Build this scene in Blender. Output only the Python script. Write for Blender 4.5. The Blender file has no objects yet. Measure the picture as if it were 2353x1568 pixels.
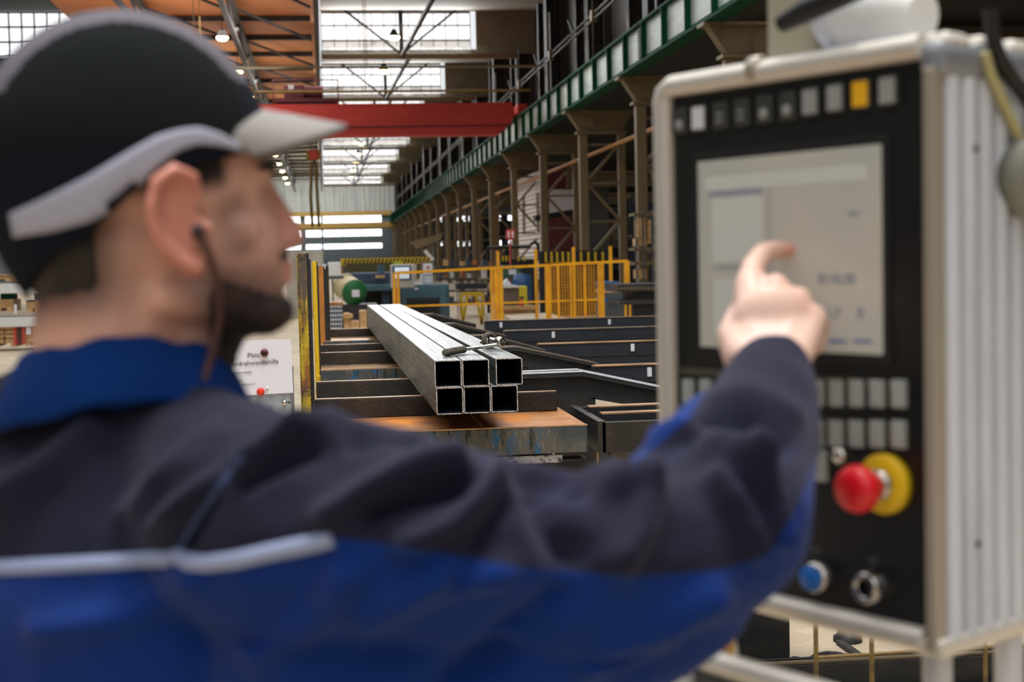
import bpy, bmesh, math, random
from mathutils import Vector, Matrix, noise
from mathutils.bvhtree import BVHTree
random.seed(7)
sc = bpy.context.scene
COL = sc.collection

# ------------------------------------------------------------------ camera
FPX = 3268.0                                   # 50 mm on 36 mm, frame 2353 wide
CAM = Vector((0, 0, 1.6))
_yaw, _pit, _rol = math.radians(7.43), math.radians(3.22), 0.023
FW = Vector((math.sin(_yaw)*math.cos(_pit), math.cos(_yaw)*math.cos(_pit), -math.sin(_pit)))
_R0 = Vector((math.cos(_yaw), -math.sin(_yaw), 0)); _U0 = _R0.cross(FW)
RT = _R0*math.cos(_rol) - _U0*math.sin(_rol)
UP = _U0*math.cos(_rol) + _R0*math.sin(_rol)
cam = bpy.data.cameras.new('camera'); camo = bpy.data.objects.new('camera', cam); COL.objects.link(camo)
cam.lens = 50.0; cam.sensor_width = 36.0; cam.clip_start = .05; cam.clip_end = 600
m3 = Matrix((RT, UP, -FW)).transposed()
camo.matrix_world = Matrix.Translation(CAM) @ m3.to_4x4()
cam.dof.use_dof = True; cam.dof.focus_distance = 4.75; cam.dof.aperture_fstop = 5.3
sc.camera = camo

# ------------------------------------------------------------------ light
w = bpy.data.worlds.new('sky'); sc.world = w; w.use_nodes = True
bg = w.node_tree.nodes['Background']
# overcast sky: three times brighter overhead than at the horizon
_n = w.node_tree.nodes; _l = w.node_tree.links
_tc = _n.new('ShaderNodeTexCoord'); _sx = _n.new('ShaderNodeSeparateXYZ'); _mr = _n.new('ShaderNodeMapRange'); _mx = _n.new('ShaderNodeMix'); _mx.data_type = 'RGBA'
_l.new(_tc.outputs['Generated'], _sx.inputs[0]); _l.new(_sx.outputs['Z'], _mr.inputs['Value']); _l.new(_mr.outputs[0], _mx.inputs[0])
_mx.inputs[6].default_value = (.34, .345, .36, 1); _mx.inputs[7].default_value = (.97, .98, 1, 1)
_l.new(_mx.outputs[2], bg.inputs[0]); bg.inputs[1].default_value = 2.0
def area(name, loc, rot, sx, sy, power, col=(1, 1, 1)):
    l = bpy.data.lights.new(name, 'AREA'); l.shape = 'RECTANGLE'; l.size = sx; l.size_y = sy
    l.energy = power; l.color = col
    o = bpy.data.objects.new(name, l); COL.objects.link(o); o.location = loc; o.rotation_euler = rot
    return o
# daylight entering through the roof lights, plus added fill lights under the left deck
for i, Y in enumerate((51.6, 70, 88, 106.3, 124.8, 143.5, 162.5, 182)):
    area('roof_daylight', (3.8, Y-.4, 12.8), (math.radians(-62), 0, 0), 7.2, 1.8, 750)
    area('left_roof_fill', (-5.5, Y-6, 12.4), (0, 0, 0), 9, 6, 850)  # unseen fill light below the closed left roof deck
    area('added_uplight', (-5.5, Y-9, 9.5), (math.pi, 0, 0), 8, 8, 300, (1, .93, .85))  # uplight added to brighten the timber deck from below
area('overhead_key_light', (1.2, 1.6, 9.0), (0, 0, 0), 2.2, 2.2, 620, (1, .97, .93))  # key light added above the worker to bring out the jacket folds
area('end_wall_fill', (0, 188, 11.6), (math.radians(60), 0, 0), 18, 3, 1300)  # fill light added to brighten the end wall
area('aisle_fill', (22, 60, 7.4), (0, 0, 0), 14, 60, 700)  # unseen fill light under the closed ceiling of the right aisle
vs = sc.view_settings
vs.view_transform = 'Standard'; vs.look = 'None'; vs.gamma = 1; vs.use_curve_mapping = False
vs.exposure = 0.0

# ------------------------------------------------------------------ pixel -> world measuring helpers (2353 x 1568)
def ray(x, y): return FW + RT*((x-1176.5)/FPX) - UP*((y-784)/FPX)
def at(x, y, Y): d = ray(x, y); return CAM + d*(Y/d.y)
def atz(x, y, z): d = ray(x, y); return CAM + d*((z-1.6)/d.z)
def atx(x, y, X): d = ray(x, y); return CAM + d*(X/d.x)
def atd(x, y, dep): return CAM + ray(x, y)*dep
def pix(p):
    q = p-CAM; z = q.dot(FW); return 1176.5+FPX*q.dot(RT)/z, 784-FPX*q.dot(UP)/z

# ------------------------------------------------------------------ materials
def lin(c):
    if isinstance(c, str): c = tuple(int(c[i:i+2], 16)/255 for i in (0, 2, 4))
    return tuple(x/12.92 if x <= .04045 else ((x+.055)/1.055)**2.4 for x in c)+(1,)
MATS = {}
def M(name, c, r=.5, m=0., layers=(), bump=0., bs=60., es=0., spec=None, stretch=(1, 1, 1), trans=0., sss=0.):
    if name in MATS: return MATS[name]
    mt = bpy.data.materials.new(name); mt.use_nodes = True; MATS[name] = mt
    nt = mt.node_tree; N = nt.nodes; L = nt.links; b = N['Principled BSDF']
    b.inputs['Roughness'].default_value = r; b.inputs['Metallic'].default_value = m
    if spec is not None: b.inputs['Specular IOR Level'].default_value = spec
    if trans: b.inputs['Transmission Weight'].default_value = trans
    if sss:
        b.inputs['Subsurface Weight'].default_value = sss
        b.inputs['Subsurface Radius'].default_value = (.012, .005, .003)
    tc = N.new('ShaderNodeTexCoord')
    cur = None
    for i, (c2, scale, lo, hi, st) in enumerate(layers):
        mp = N.new('ShaderNodeMapping'); mp.inputs['Scale'].default_value = st
        mp.inputs['Location'].default_value = (i*3.7, i*1.3, i*5.1)
        nz = N.new('ShaderNodeTexNoise'); nz.inputs['Scale'].default_value = scale; nz.inputs['Detail'].default_value = 6
        nz.inputs['Roughness'].default_value = .62
        mr = N.new('ShaderNodeMapRange'); mr.inputs['From Min'].default_value = lo; mr.inputs['From Max'].default_value = hi
        mx = N.new('ShaderNodeMix'); mx.data_type = 'RGBA'
        L.new(tc.outputs['Object'], mp.inputs[0]); L.new(mp.outputs[0], nz.inputs['Vector'])
        L.new(nz.outputs['Fac'], mr.inputs['Value']); L.new(mr.outputs[0], mx.inputs[0])
        if cur is None: mx.inputs[6].default_value = lin(c)
        else: L.new(cur, mx.inputs[6])
        mx.inputs[7].default_value = lin(c2); cur = mx.outputs[2]
    if cur is None: b.inputs['Base Color'].default_value = lin(c)
    else: L.new(cur, b.inputs['Base Color'])
    if es:
        b.inputs['Emission Strength'].default_value = es
        if cur is None: b.inputs['Emission Color'].default_value = lin(c)
        else: L.new(cur, b.inputs['Emission Color'])
    if bump:
        mp = N.new('ShaderNodeMapping'); mp.inputs['Scale'].default_value = stretch
        nz = N.new('ShaderNodeTexNoise'); nz.inputs['Scale'].default_value = bs; nz.inputs['Detail'].default_value = 5
        bp = N.new('ShaderNodeBump'); bp.inputs['Strength'].default_value = bump; bp.inputs['Distance'].default_value = .01
        L.new(tc.outputs['Object'], mp.inputs[0]); L.new(mp.outputs[0], nz.inputs['Vector'])
        L.new(nz.outputs['Fac'], bp.inputs['Height']); L.new(bp.outputs[0], b.inputs['Normal'])
    return mt

# ------------------------------------------------------------------ mesh builder
ORG = {}
class G:
    def __init__(s): s.v = []; s.f = []; s.mi = []; s.sm = []
    def add(s, vs_, fs, mi=0, sm=False):
        o = len(s.v); s.v += [Vector(v) for v in vs_]
        for f in fs: s.f.append([i+o for i in f]); s.mi.append(mi); s.sm.append(sm)
        return s
    def box(s, a, b, mi=0):
        x0, y0, z0 = (min(a[i], b[i]) for i in range(3)); x1, y1, z1 = (max(a[i], b[i]) for i in range(3))
        return s.add([(x0,y0,z0),(x1,y0,z0),(x1,y1,z0),(x0,y1,z0),(x0,y0,z1),(x1,y0,z1),(x1,y1,z1),(x0,y1,z1)],
                     [(0,3,2,1),(4,5,6,7),(0,1,5,4),(1,2,6,5),(2,3,7,6),(3,0,4,7)], mi)
    def cbox(s, a, b, c=.01, mi=0):
        """box with chamfered edges"""
        bm = bmesh.new(); x0, y0, z0 = (min(a[i], b[i]) for i in range(3)); x1, y1, z1 = (max(a[i], b[i]) for i in range(3))
        bmesh.ops.create_cube(bm, size=1)
        for v in bm.verts: v.co = ((x0+x1)/2+v.co.x*(x1-x0), (y0+y1)/2+v.co.y*(y1-y0), (z0+z1)/2+v.co.z*(z1-z0))
        bmesh.ops.bevel(bm, geom=bm.edges[:], offset=c, segments=2, affect='EDGES', profile=.5)
        bm.verts.index_update(); s.add([v.co.copy() for v in bm.verts], [[v.index for v in f.verts] for f in bm.faces], mi, False); bm.free(); return s
    def bar(s, p, q, w_, h, up=(0, 0, 1), mi=0):
        p = Vector(p); q = Vector(q); d = (q-p).normalized(); up = Vector(up)
        if abs(d.dot(up)) > .99: up = Vector((0, 1, 0))
        x = d.cross(up).normalized(); z = x.cross(d)
        vs_ = [e+x*sx*w_/2+z*sz*h/2 for e in (p, q) for sx, sz in ((-1,-1),(1,-1),(1,1),(-1,1))]
        return s.add(vs_, [(0,1,2,3),(7,6,5,4),(0,4,5,1),(1,5,6,2),(2,6,7,3),(3,7,4,0)], mi)
    def cyl(s, p, q, r, r2=None, n=12, mi=0, caps=True):
        p = Vector(p); q = Vector(q); d = (q-p).normalized(); r2 = r if r2 is None else r2
        x = d.orthogonal().normalized(); y = d.cross(x)
        vs_ = [e+(x*math.cos(a)+y*math.sin(a))*rr for e, rr in ((p, r), (q, r2)) for a in (2*math.pi*i/n for i in range(n))]
        s.add(vs_, [(i, (i+1) % n, n+(i+1) % n, n+i) for i in range(n)], mi, True)
        if caps: s.add(vs_, [tuple(range(n))[::-1], tuple(range(n, 2*n))], mi)
        return s
    def tube(s, pts, r, n=10, mi=0):
        pts = [Vector(p) for p in pts]; rs = r if isinstance(r, (list, tuple)) else [r]*len(pts)
        vs_ = []; x = None
        for i, p in enumerate(pts):
            d = (pts[min(i+1, len(pts)-1)]-pts[max(i-1, 0)]).normalized()
            x = d.orthogonal().normalized() if x is None else (x-d*x.dot(d)).normalized()
            y = d.cross(x)
            vs_ += [p+(x*math.cos(2*math.pi*k/n)+y*math.sin(2*math.pi*k/n))*rs[i] for k in range(n)]
        fs = [(i*n+k, i*n+(k+1) % n, (i+1)*n+(k+1) % n, (i+1)*n+k) for i in range(len(pts)-1) for k in range(n)]
        s.add(vs_, fs, mi, True); s.add(vs_, [tuple(range(n))[::-1], tuple(range((len(pts)-1)*n, len(pts)*n))], mi)
        return s
    def prism(s, poly, ext, mi=0):
        n = len(poly); poly = [Vector(p) for p in poly]; e = Vector(ext)
        return s.add(poly+[p+e for p in poly], [tuple(range(n))[::-1], tuple(range(n, 2*n))]+[(i, (i+1) % n, n+(i+1) % n, n+i) for i in range(n)], mi)
    def lathe(s, prof, o, ax, n=24, mi=0):
        """prof: (radius, height along ax)"""
        o = Vector(o); d = Vector(ax).normalized(); x = d.orthogonal().normalized(); y = d.cross(x)
        vs_ = [o+d*h+(x*math.cos(2*math.pi*k/n)+y*math.sin(2*math.pi*k/n))*max(r, 1e-4) for r, h in prof for k in range(n)]
        return s.add(vs_, [(i*n+k, i*n+(k+1) % n, (i+1)*n+(k+1) % n, (i+1)*n+k) for i in range(len(prof)-1) for k in range(n)], mi, True)
    def ball(s, c, r, n=8, mi=0):
        c = Vector(c); return s.lathe([(r*math.sin(math.pi*i/n), -r*math.cos(math.pi*i/n)) for i in range(n+1)], c, (0, 0, 1), n+4, mi)
    def build(s, name, mats, parent=None, smooth=False, **props):
        me = bpy.data.meshes.new(name)
        o0 = ORG.get(parent.name, Vector()) if parent else Vector()
        me.from_pydata([v-o0 for v in s.v], [], s.f)
        for mt in (mats if isinstance(mats, (list, tuple)) else [mats]): me.materials.append(mt)
        me.polygons.foreach_set('material_index', s.mi)
        me.polygons.foreach_set('use_smooth', [True]*len(s.f) if smooth else s.sm)
        me.update()
        bm = bmesh.new(); bm.from_mesh(me); bmesh.ops.recalc_face_normals(bm, faces=bm.faces[:]); bm.to_mesh(me); bm.free()
        return link(bpy.data.objects.new(name, me), parent, **props)
def link(o, parent=None, **props):
    COL.objects.link(o)
    if parent: o.parent = parent; ORG[o.name] = ORG.get(parent.name, Vector())
    else: ORG[o.name] = Vector()
    for k, v in props.items(): o[k] = v
    return o
def tag(o, label, cat, group=None):
    o['label'] = label; o['category'] = cat
    if group: o['group'] = group
    return o
def thing(name, label, cat, loc=(0, 0, 0), group=None):
    o = bpy.data.objects.new(name, None); COL.objects.link(o); o.location = loc; ORG[o.name] = Vector(loc); o.empty_display_size = .1
    return tag(o, label, cat, group)
def dup(root, off, label, rz=0):
    def cp(o, par):
        c = o.copy(); COL.objects.link(c)
        if par: c.parent = par
        for ch in o.children: cp(ch, c)
        return c
    r = cp(root, None); r.location = root.location+Vector(off); r.rotation_euler.z += rz; r['label'] = label
    return r
def text(name, body, size, mtx, mat, parent, align='LEFT', ext=.0002):
    cu = bpy.data.curves.new(name, 'FONT'); cu.body = body; cu.size = size; cu.align_x = align; cu.extrude = ext; cu.materials.append(mat)
    o = bpy.data.objects.new('tmp_text', cu); COL.objects.link(o); dg = bpy.context.evaluated_depsgraph_get()
    me = bpy.data.meshes.new_from_object(o.evaluated_get(dg)); bpy.data.objects.remove(o); bpy.data.curves.remove(cu)
    if not me.materials: me.materials.append(mat)
    me.transform(Matrix.Translation(-ORG.get(parent.name, Vector())) @ mtx); me.name = name
    return link(bpy.data.objects.new(name, me), parent)
ORD = ['nearest', 'second', 'third', 'fourth', 'fifth', 'sixth', 'seventh', 'eighth', 'ninth', 'tenth', 'eleventh', 'twelfth',
       'thirteenth', 'fourteenth', 'fifteenth', 'sixteenth', 'seventeenth', 'eighteenth', 'nineteenth', 'twentieth']
ORD += ['twenty-'+x for x in ['first']+ORD[1:9]]+['thirtieth']+['thirty-'+x for x in ['first']+ORD[1:9]]

# ------------------------------------------------------------------ palette
m_floor = M('concrete_floor', 'c0ae93', .75, 0, [('a39379', .35, .4, .7, (1, 1, 1)), ('d6c5a8', 6, .5, .75, (1, 1, 1)), ('5b5145', 90, .6, .75, (1, 1, 1))], bump=.3, bs=160)
m_dark = M('dark_steel', '2b2c2d', .55, .3, [('3a3733', 9, .45, .65, (1, 1, 1))])
m_darkbrown = M('dark_brown_steel', '3b3634', .7, .1, [('2c2929', 2, .4, .6, (1, 1, .3))])
m_tan = M('tan_painted_steel', '796848', .6, .05, [('6e5d45', 3, .45, .7, (1, 1, .4)), ('453a2d', 14, .6, .75, (1, 1, .5))])
m_green = M('green_girder_paint', '0a4934', .8, 0, [('0b3a2b', 4, .4, .7, (1, 1, 1))])
m_web = M('pale_girder_web', '9fb0a4', .5, 0, [('8b9a90', 3, .45, .6, (1, .3, 1)), ('68756c', 10, .62, .75, (1, .5, 1))])
m_green.node_tree.nodes['Principled BSDF'].inputs['Specular IOR Level'].default_value = .15
m_tealdark = M('dark_teal_soffit', '1d3034', .8)
m_red = M('red_crane_paint', 'd5443d', .55, 0, [('c23a34', 1.2, .4, .7, (.3, 1, 1))])
m_maroon = M('maroon_paint', '6b2a30', .6, 0, [('55222a', 2, .4, .6, (1, 1, 1))])
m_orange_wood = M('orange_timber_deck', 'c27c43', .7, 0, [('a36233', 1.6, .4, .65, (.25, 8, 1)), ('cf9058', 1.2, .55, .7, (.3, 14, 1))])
m_slab = M('grey_beige_roof_soffit', '7d7566', .8, 0, [('6e6759', .5, .4, .65, (1, 3, 1))])
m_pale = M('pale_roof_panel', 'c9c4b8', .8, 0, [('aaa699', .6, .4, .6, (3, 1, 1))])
m_sky = M('roof_glazing_daylight', 'f4f7fa', .5, 0, es=1.25)
m_skydirty = M('dirty_glazing_daylight', 'd8d9da', .6, 0, [('9c9a98', 1.4, .5, .7, (1, 1, 2))], es=.78)
m_lamp = M('warm_lamp_glow', 'fff0b4', .5, 0, es=7.0)
m_grey_wall = M('grey_corrugated_sheet', 'b4b5ae', .7, 0, [('868a88', 1.5, .4, .6, (8, 1, .1))])
m_bluegrey = M('blue_grey_sheet', '4d575d', .7)
m_yellow = M('safety_yellow_paint', 'f0ab0c', .45, 0, [('d9960c', 3, .45, .65, (1, 1, 1))])
m_ytan = M('yellow_beige_paint', '97793a', .7)
m_whitesheet = M('white_corrugated_cladding', 'd3cdc8', .6)
m_wood = M('pale_timber', 'caa06c', .7, 0, [('a97d4c', 5, .45, .65, (1, 1, 6)), ('dfbd8b', 2, .5, .7, (1, 1, 1))])
m_slate = M('slate_blue_paint', '34465c', .55, .1, [('2a3644', 3, .45, .65, (1, 1, 1))])
m_teal = M('teal_machine_paint', '3f6470', .55, .1, [('34505a', 3, .4, .6, (1, 1, 1)), ('6b6a5a', 9, .62, .75, (1, 1, 1))])
m_beam = M('navy_black_beam_paint', '1b222d', .45, .25, [('242a33', 5, .45, .65, (1, 1, 1)), ('3a352f', 16, .62, .75, (1, 1, .5))])
m_millscale = M('blackened_steel', '2e2a27', .5, .45, [('3d352d', 9, .45, .62, (1, 1, .5)), ('5a4c3c', 26, .6, .75, (.6, 1, 1)), ('1d1b1a', 5, .5, .7, (1, 1, 1))], bump=.25, bs=70)
m_rubbed = M('rubbed_bare_edge', 'c29a72', .42, .5, [('8a6a4a', 14, .45, .65, (.3, 1, 1)), ('5a4636', 40, .58, .7, (.4, 1, 1))])
m_rust = M('rusty_table_top', 'a8703c', .55, .25, [('8a4f1e', 6, .4, .62, (1, 1, 1)), ('c28d5c', 3, .5, .7, (1, 1, 1)), ('5e3a20', 60, .56, .68, (1, 1, 1)), ('cc7a18', 2.4, .56, .68, (1, 1, 1))], bump=.3, bs=130)
m_wornblue = M('worn_blue_steel', '5a564e', .5, .3, [('24587c', 11, .5, .58, (1.2, 1, .6)), ('2a2826', 26, .53, .62, (1.4, 1, .3)), ('837c72', 60, .56, .66, (1.8, 1, .35)), ('3f4547', 5, .5, .6, (1, 1, 1))], bump=.2, bs=80)
m_rustyellow = M('rusted_yellow_paint', 'b8a01c', .6, .05, [('8a5a1c', 14, .5, .62, (1, 1, .5)), ('5c4630', 45, .55, .64, (1, 1, .7)), ('3d332c', 7, .56, .66, (1, 1, .35))], bump=.35, bs=110)
m_yell2 = M('chipped_yellow_paint', 'd2ac10', .55, .05, [('6b4a20', 22, .58, .66, (1, 1, .4))])
m_orangepost = M('orange_brown_post', 'b9772c', .6, .1, [('96602a', 9, .45, .65, (1, 1, .3))])
m_galv = M('galvanised_steel', '747674', .42, .7, [('4a4f4e', 8, .47, .58, (9, .3, 9)), ('8f918f', 30, .55, .66, (6, .25, 6)), ('5d6160', 14, .54, .64, (12, 1.5, 12))], bump=.12, bs=90, stretch=(5, .25, 5))
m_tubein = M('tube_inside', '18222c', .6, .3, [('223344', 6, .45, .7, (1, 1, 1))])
m_cutedge = M('sawn_tube_edge', 'cbc2be', .4, .8, [('7d7672', 120, .45, .6, (1, 1, 1))], bump=.5, bs=300)
m_chrome = M('chrome', 'cfc9c2', .14, 1, [('a39c92', 30, .5, .65, (1, 1, 1))])
m_knurl = M('knurled_dull_steel', '6b6457', .45, .8, [('4a463e', 60, .45, .6, (1, 1, 1))], bump=.8, bs=400)
m_alu = M('brushed_aluminium', 'd4d6de', .42, .2, [('c4c6cc', 20, .45, .6, (1, 1, .1))])
m_aluw = M('cream_aluminium_frame', 'd6cec2', .35, .3)
m_black = M('black_panel_plastic', '0e0f0e', .42)
m_blk2 = M('black_rubber', '0b0b0c', .6)
m_white = M('white_paper', 'dddbe2', .7)
m_ink = M('printed_ink', '4a4a50', .7)
m_white2 = M('white_paint', 'd9d9d6', .5)
m_glass_end = M('bright_window_daylight', 'f6f9ff', .5, 0, es=2.6)
m_jacket = M('dark_navy_cloth', '2b2c42', .85, 0, [('262636', 3, .4, .6, (1, 1, 1))], bump=.2, bs=600)
m_jblue = M('royal_blue_cloth', '023070', .85, 0, [('022a64', 2.5, .4, .6, (1, 1, 1))], bump=.2, bs=600)
m_pipe = M('light_grey_piping', '8f99b8', .6)

def sheen(mt, w_, tint, r=.45):
    b_ = mt.node_tree.nodes['Principled BSDF']; b_.inputs['Sheen Weight'].default_value = w_; b_.inputs['Sheen Roughness'].default_value = r; b_.inputs['Sheen Tint'].default_value = tint
    b_.inputs['Specular IOR Level'].default_value = .15
# ================================================================== THE HALL
S = dict(kind='structure')
G().box((-30, -40, -.2), (36, 197, 0)).build('floor', m_floor, **S)
G().box((-30, -40.3, 0), (36, -40, 5.5)).build('wall_front', m_bluegrey, **S)
YG = [51.6, 70, 88, 106.3, 124.8, 143.5, 162.5, 182]
# end wall with three bright window strips
we = G(); YE = 196
def zy(y): return 1.6+(610-y)/3268*YE
strips = [(499, 516), (530.5, 545), (562, 573)]
zs = [0]+sorted(sum([[zy(b), zy(a)] for a, b in strips], []))+[15]
we.box((-12, YE, 0), (36, YE+.3, zs[1]), 1)
we.box((-12, YE, zs[2]), (36, YE+.3, zs[3]), 1)
we.box((-12, YE, zs[4]), (36, YE+.3, zs[5]), 1)
for i in range(64):                                     # upper wall: corrugated sheets with raised ribs
    x = -12+i*.34; we.box((x, YE-(.12 if i % 2 else 0), zs[6]), (x+.34, YE+.3, 13.6), 0)
we.box((9.8, YE, zs[6]), (36, YE+.3, 15), 1)
we.build('wall_back', [m_grey_wall, m_bluegrey], **S)
# panes as individual lights
g = G().box((0, 0, 0), (1, .06, 1)); 
n = 0
for si, (a, b) in enumerate(strips):
    z0, z1 = zy(b), zy(a)
    fr = G()
    xs = [(-8, -5.6), (-5.5, -3.1), (-2.4, -.3), (0, 2.6), (2.7, 5.2), (5.3, 7.9)]+([] if si == 1 else [(15.6, 16.2), (16.9, 17.3), (18.1, 20), (20.6, 21), (23, 24.4), (25.4, 25.9), (27.1, 28), (29, 30.4), (31, 31.4), (32.3, 33.1)])
    px = -12
    for x0, x1 in xs: fr.box((px, YE, z0), (x0, YE+.3, z1)); px = x1
    fr.box((px, YE, z0), (36, YE+.3, z1))
    f = fr.build('window_%d' % (si+1), m_bluegrey, **S)
    for x0, x1 in xs: G().box((x0, YE+.1, z0), (x1, YE+.15, z1)).build('pane', m_glass_end, f)
G().box((-12, 190, zy(529)), (9.4, 191, zy(517))).box((-12, 191, zy(529)-.1), (9.4, 191.4, zy(529))).build('trim_1', m_ytan, **S)
G().box((-12, 195.2, zy(499)), (9.4, 195.9, zy(489))).build('trim_2', m_ytan, **S)
# roof: right half in sawtooth bays of beige deck with a roof light at each step
rf = G()
prev = 33
for Y in YG:
    rf.add([(.15, prev, 11.8), (10.6, prev, 11.8), (10.6, Y, 13.85), (.15, Y, 13.85), (.15, prev, 12), (10.6, prev, 12), (10.6, Y, 14.05), (.15, Y, 14.05)],
           [(0, 1, 2, 3), (7, 6, 5, 4), (0, 4, 5, 1), (1, 5, 6, 2), (2, 6, 7, 3), (3, 7, 4, 0)])
    rf.box((7.7, Y-.1, 11.8), (10.6, Y+.1, 14.0)); prev = Y
rf.add([(.15, prev, 11.8), (10.6, prev, 11.8), (10.6, 196, 13.6), (.15, 196, 13.6)], [(0, 1, 2, 3)])
rf.build('ceiling', m_slab, **S)
pane_me = None
for k, Y in enumerate(YG):
    if k == 0: continue
    f = G()
    for i in range(13): f.box((.2+i*.6-.018, Y-.06, 11.8), (.2+i*.6+.018, Y-.02, 13.8))
    for z, hh in ((11.82, .05), (12.43, .04), (13.15, .03), (13.78, .05)): f.box((.2, Y-.1, z-hh), (7.4, Y-.02, z+hh))
    fo = f.build('window_%d' % (k+3), M('grey_glazing_bar', '8d8b88', .6), **S)
    for i in range(12):
        for z0, z1, d in ((12.46, 13.15, 0), (13.15, 13.8, 0), (11.8, 12.4, 1)):
            x0 = .2+i*.6
            p = G().box((x0, Y, z0), (x0+.6, Y+.03, z1)).build('pane', m_skydirty if d else m_sky, fo)
# left half: timber deck ceiling on dark purlins, pale panels further away
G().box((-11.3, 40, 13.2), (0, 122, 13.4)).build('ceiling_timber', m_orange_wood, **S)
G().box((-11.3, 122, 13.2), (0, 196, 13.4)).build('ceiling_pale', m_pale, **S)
ag = G(); ag.add([(-30, 51.6, 11.8), (-11.3, 51.6, 11.8), (-11.3, 70, 13.85), (-30, 70, 13.85), (-30, 51.6, 12), (-11.3, 51.6, 12), (-11.3, 70, 14), (-30, 70, 14)], [(0, 1, 2, 3), (7, 6, 5, 4), (0, 4, 5, 1), (1, 5, 6, 2), (2, 6, 7, 3), (3, 7, 4, 0)])
ag.box((-30, 44, 11.8), (-11.3, 51.6, 12)).box((-30, 70, 10.9), (-11.5, 70.3, 11.7)).build('ceiling_aisle', m_tealdark, **S)
f = G()
for i in range(32): f.box((-30+i*.58-.035, 69.9, 11.7), (-30+i*.58+.035, 69.96, 13.8))
for z in (11.75, 12.4, 13.1, 13.78): f.box((-30, 69.88, z-.04), (-11.5, 69.96, z+.04))
f.box((-16, 69.7, 8), (-15.55, 69.95, 13.85))
fo = f.build('window_12', m_darkbrown, **S)
for i in range(18): G().box((-22+i*.58, 70, 11.7), (-22+i*.58+.58, 70.03, 13.8)).build('pane', m_sky, fo)
ys = [45+5.6*i for i in range(27)]
for i, Y in enumerate(ys):
    pu = G().box((-11, Y, 12.96), (-.3, Y+.2, 13.19)).build('purlin', m_darkbrown)
    tag(pu, 'dark purlin under the left roof deck, %s from the camera' % ORD[i], 'roof beam', 'purlins under the left roof')
for nm, X in (('beside the roof lights', -.03), ('in the middle of the timber roof', -3.6), ('near the left runway', -7.4)):
    g = G().box((X-.12, 41, 12.7), (X+.12, 195, 12.94)).box((X-.1, 41, 11.6), (X+.1, 195, 11.8))
    o = g.build('long_truss', m_darkbrown); tag(o, 'long dark roof truss running down the hall '+nm, 'truss')
    for i in range(20):
        Y = 45+9.1*i/1.0
        if Y > 185: break
        G().bar((X, Y, 11.8), (X, Y+4.5, 12.7), .12, .12).build('diagonal', m_darkbrown, o)
        G().bar((X, Y+4.5, 12.7), (X, Y+9, 11.8), .12, .12).build('diagonal', m_darkbrown, o)
        if X < -1 and i < 10: G().bar((X, Y, 12.82), (X+3.3, Y+9, 12.82), .1, .1).build('wind_brace', m_darkbrown, o)
# V trusses standing in front of the roof lights
tr = None
for k, Y in enumerate(YG[1:]):
    if tr is None:
        tr = thing('roof_truss', '', 'truss', (4, Y-.5, 11.4), 'V-shaped trusses at the roof lights')
        G().bar((4, Y-.5, 11.5), (4, Y-.5, 14), .2, .2).build('post', m_darkbrown, tr)
        G().bar((4, Y-.5, 11.7), (1.2, Y-.5, 13.9), .1, .1).build('strut', m_darkbrown, tr)
        G().bar((4, Y-.5, 11.7), (6.8, Y-.5, 13.9), .1, .1).build('strut', m_darkbrown, tr)
        G().bar((4, Y-.5, 11.6), (5, Y-8, 13), .16, .16).build('strut', m_darkbrown, tr)
        G().box((.2, Y-.65, 11.5), (9.6, Y-.35, 11.7)).build('chord', m_tan, tr)
        base = tr
        tr['label'] = 'V-shaped truss at the nearest roof light'
    else:
        d = dup(base, (0, Y-YG[1], 0), 'V-shaped truss at the %s roof light down the hall' % ORD[k])
# round warm lamps in two rows
lp = None; yl = [55+11.6*i for i in range(12)]
for side, X in (('right', 3.5), ('left', -4.3)):
    for i, Y in enumerate(yl):
        lab = 'round warm hanging lamp in the %s row, %s along the hall' % (side, ORD[i])
        if lp is None:
            lp = thing('hall_lamp', lab, 'lamp', (X, Y, 12.1), 'round lamps under the roof')
            G().lathe([(.05, .35), (.1, .3), (.26, .05), (.27, 0), (.24, 0)], (X, Y, 12.1), (0, 0, 1), 16).build('lamp_shade', m_dark, lp)
            G().lathe([(0, .03), (.26, .03), (.28, -.06), (.2, -.16), (0, -.2)], (X, Y, 12.1), (0, 0, 1), 16).build('bulb', m_lamp, lp)
            G().cyl((X, Y, 12.4), (X, Y, 13.3), .012, n=6).build('rod', m_dark, lp)
            o = lp
        else: o = dup(lp, Vector((X, Y, 12.1))-lp.location, lab)
# left side: runway girder, dark wall and windows
lw = G()
lw.box((-11.5, -40, 7.2), (-11.2, 195, 8.4)); lw.box((-11.5, -40, 0), (-11.2, 25, 7.2)); lw.box((-11.5, -40, 8.4), (-11.2, 44, 11.8))
for i in range(19): lw.box((-11.55, 32+9*i, 0), (-11.1, 32.5+9*i, 8.4))
lw.build('wall_left', m_bluegrey, **S)
lw = G().box((-26, 20, 0), (-25.7, 195, 11.6)).build('wall_left_lower', m_bluegrey, **S)
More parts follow.
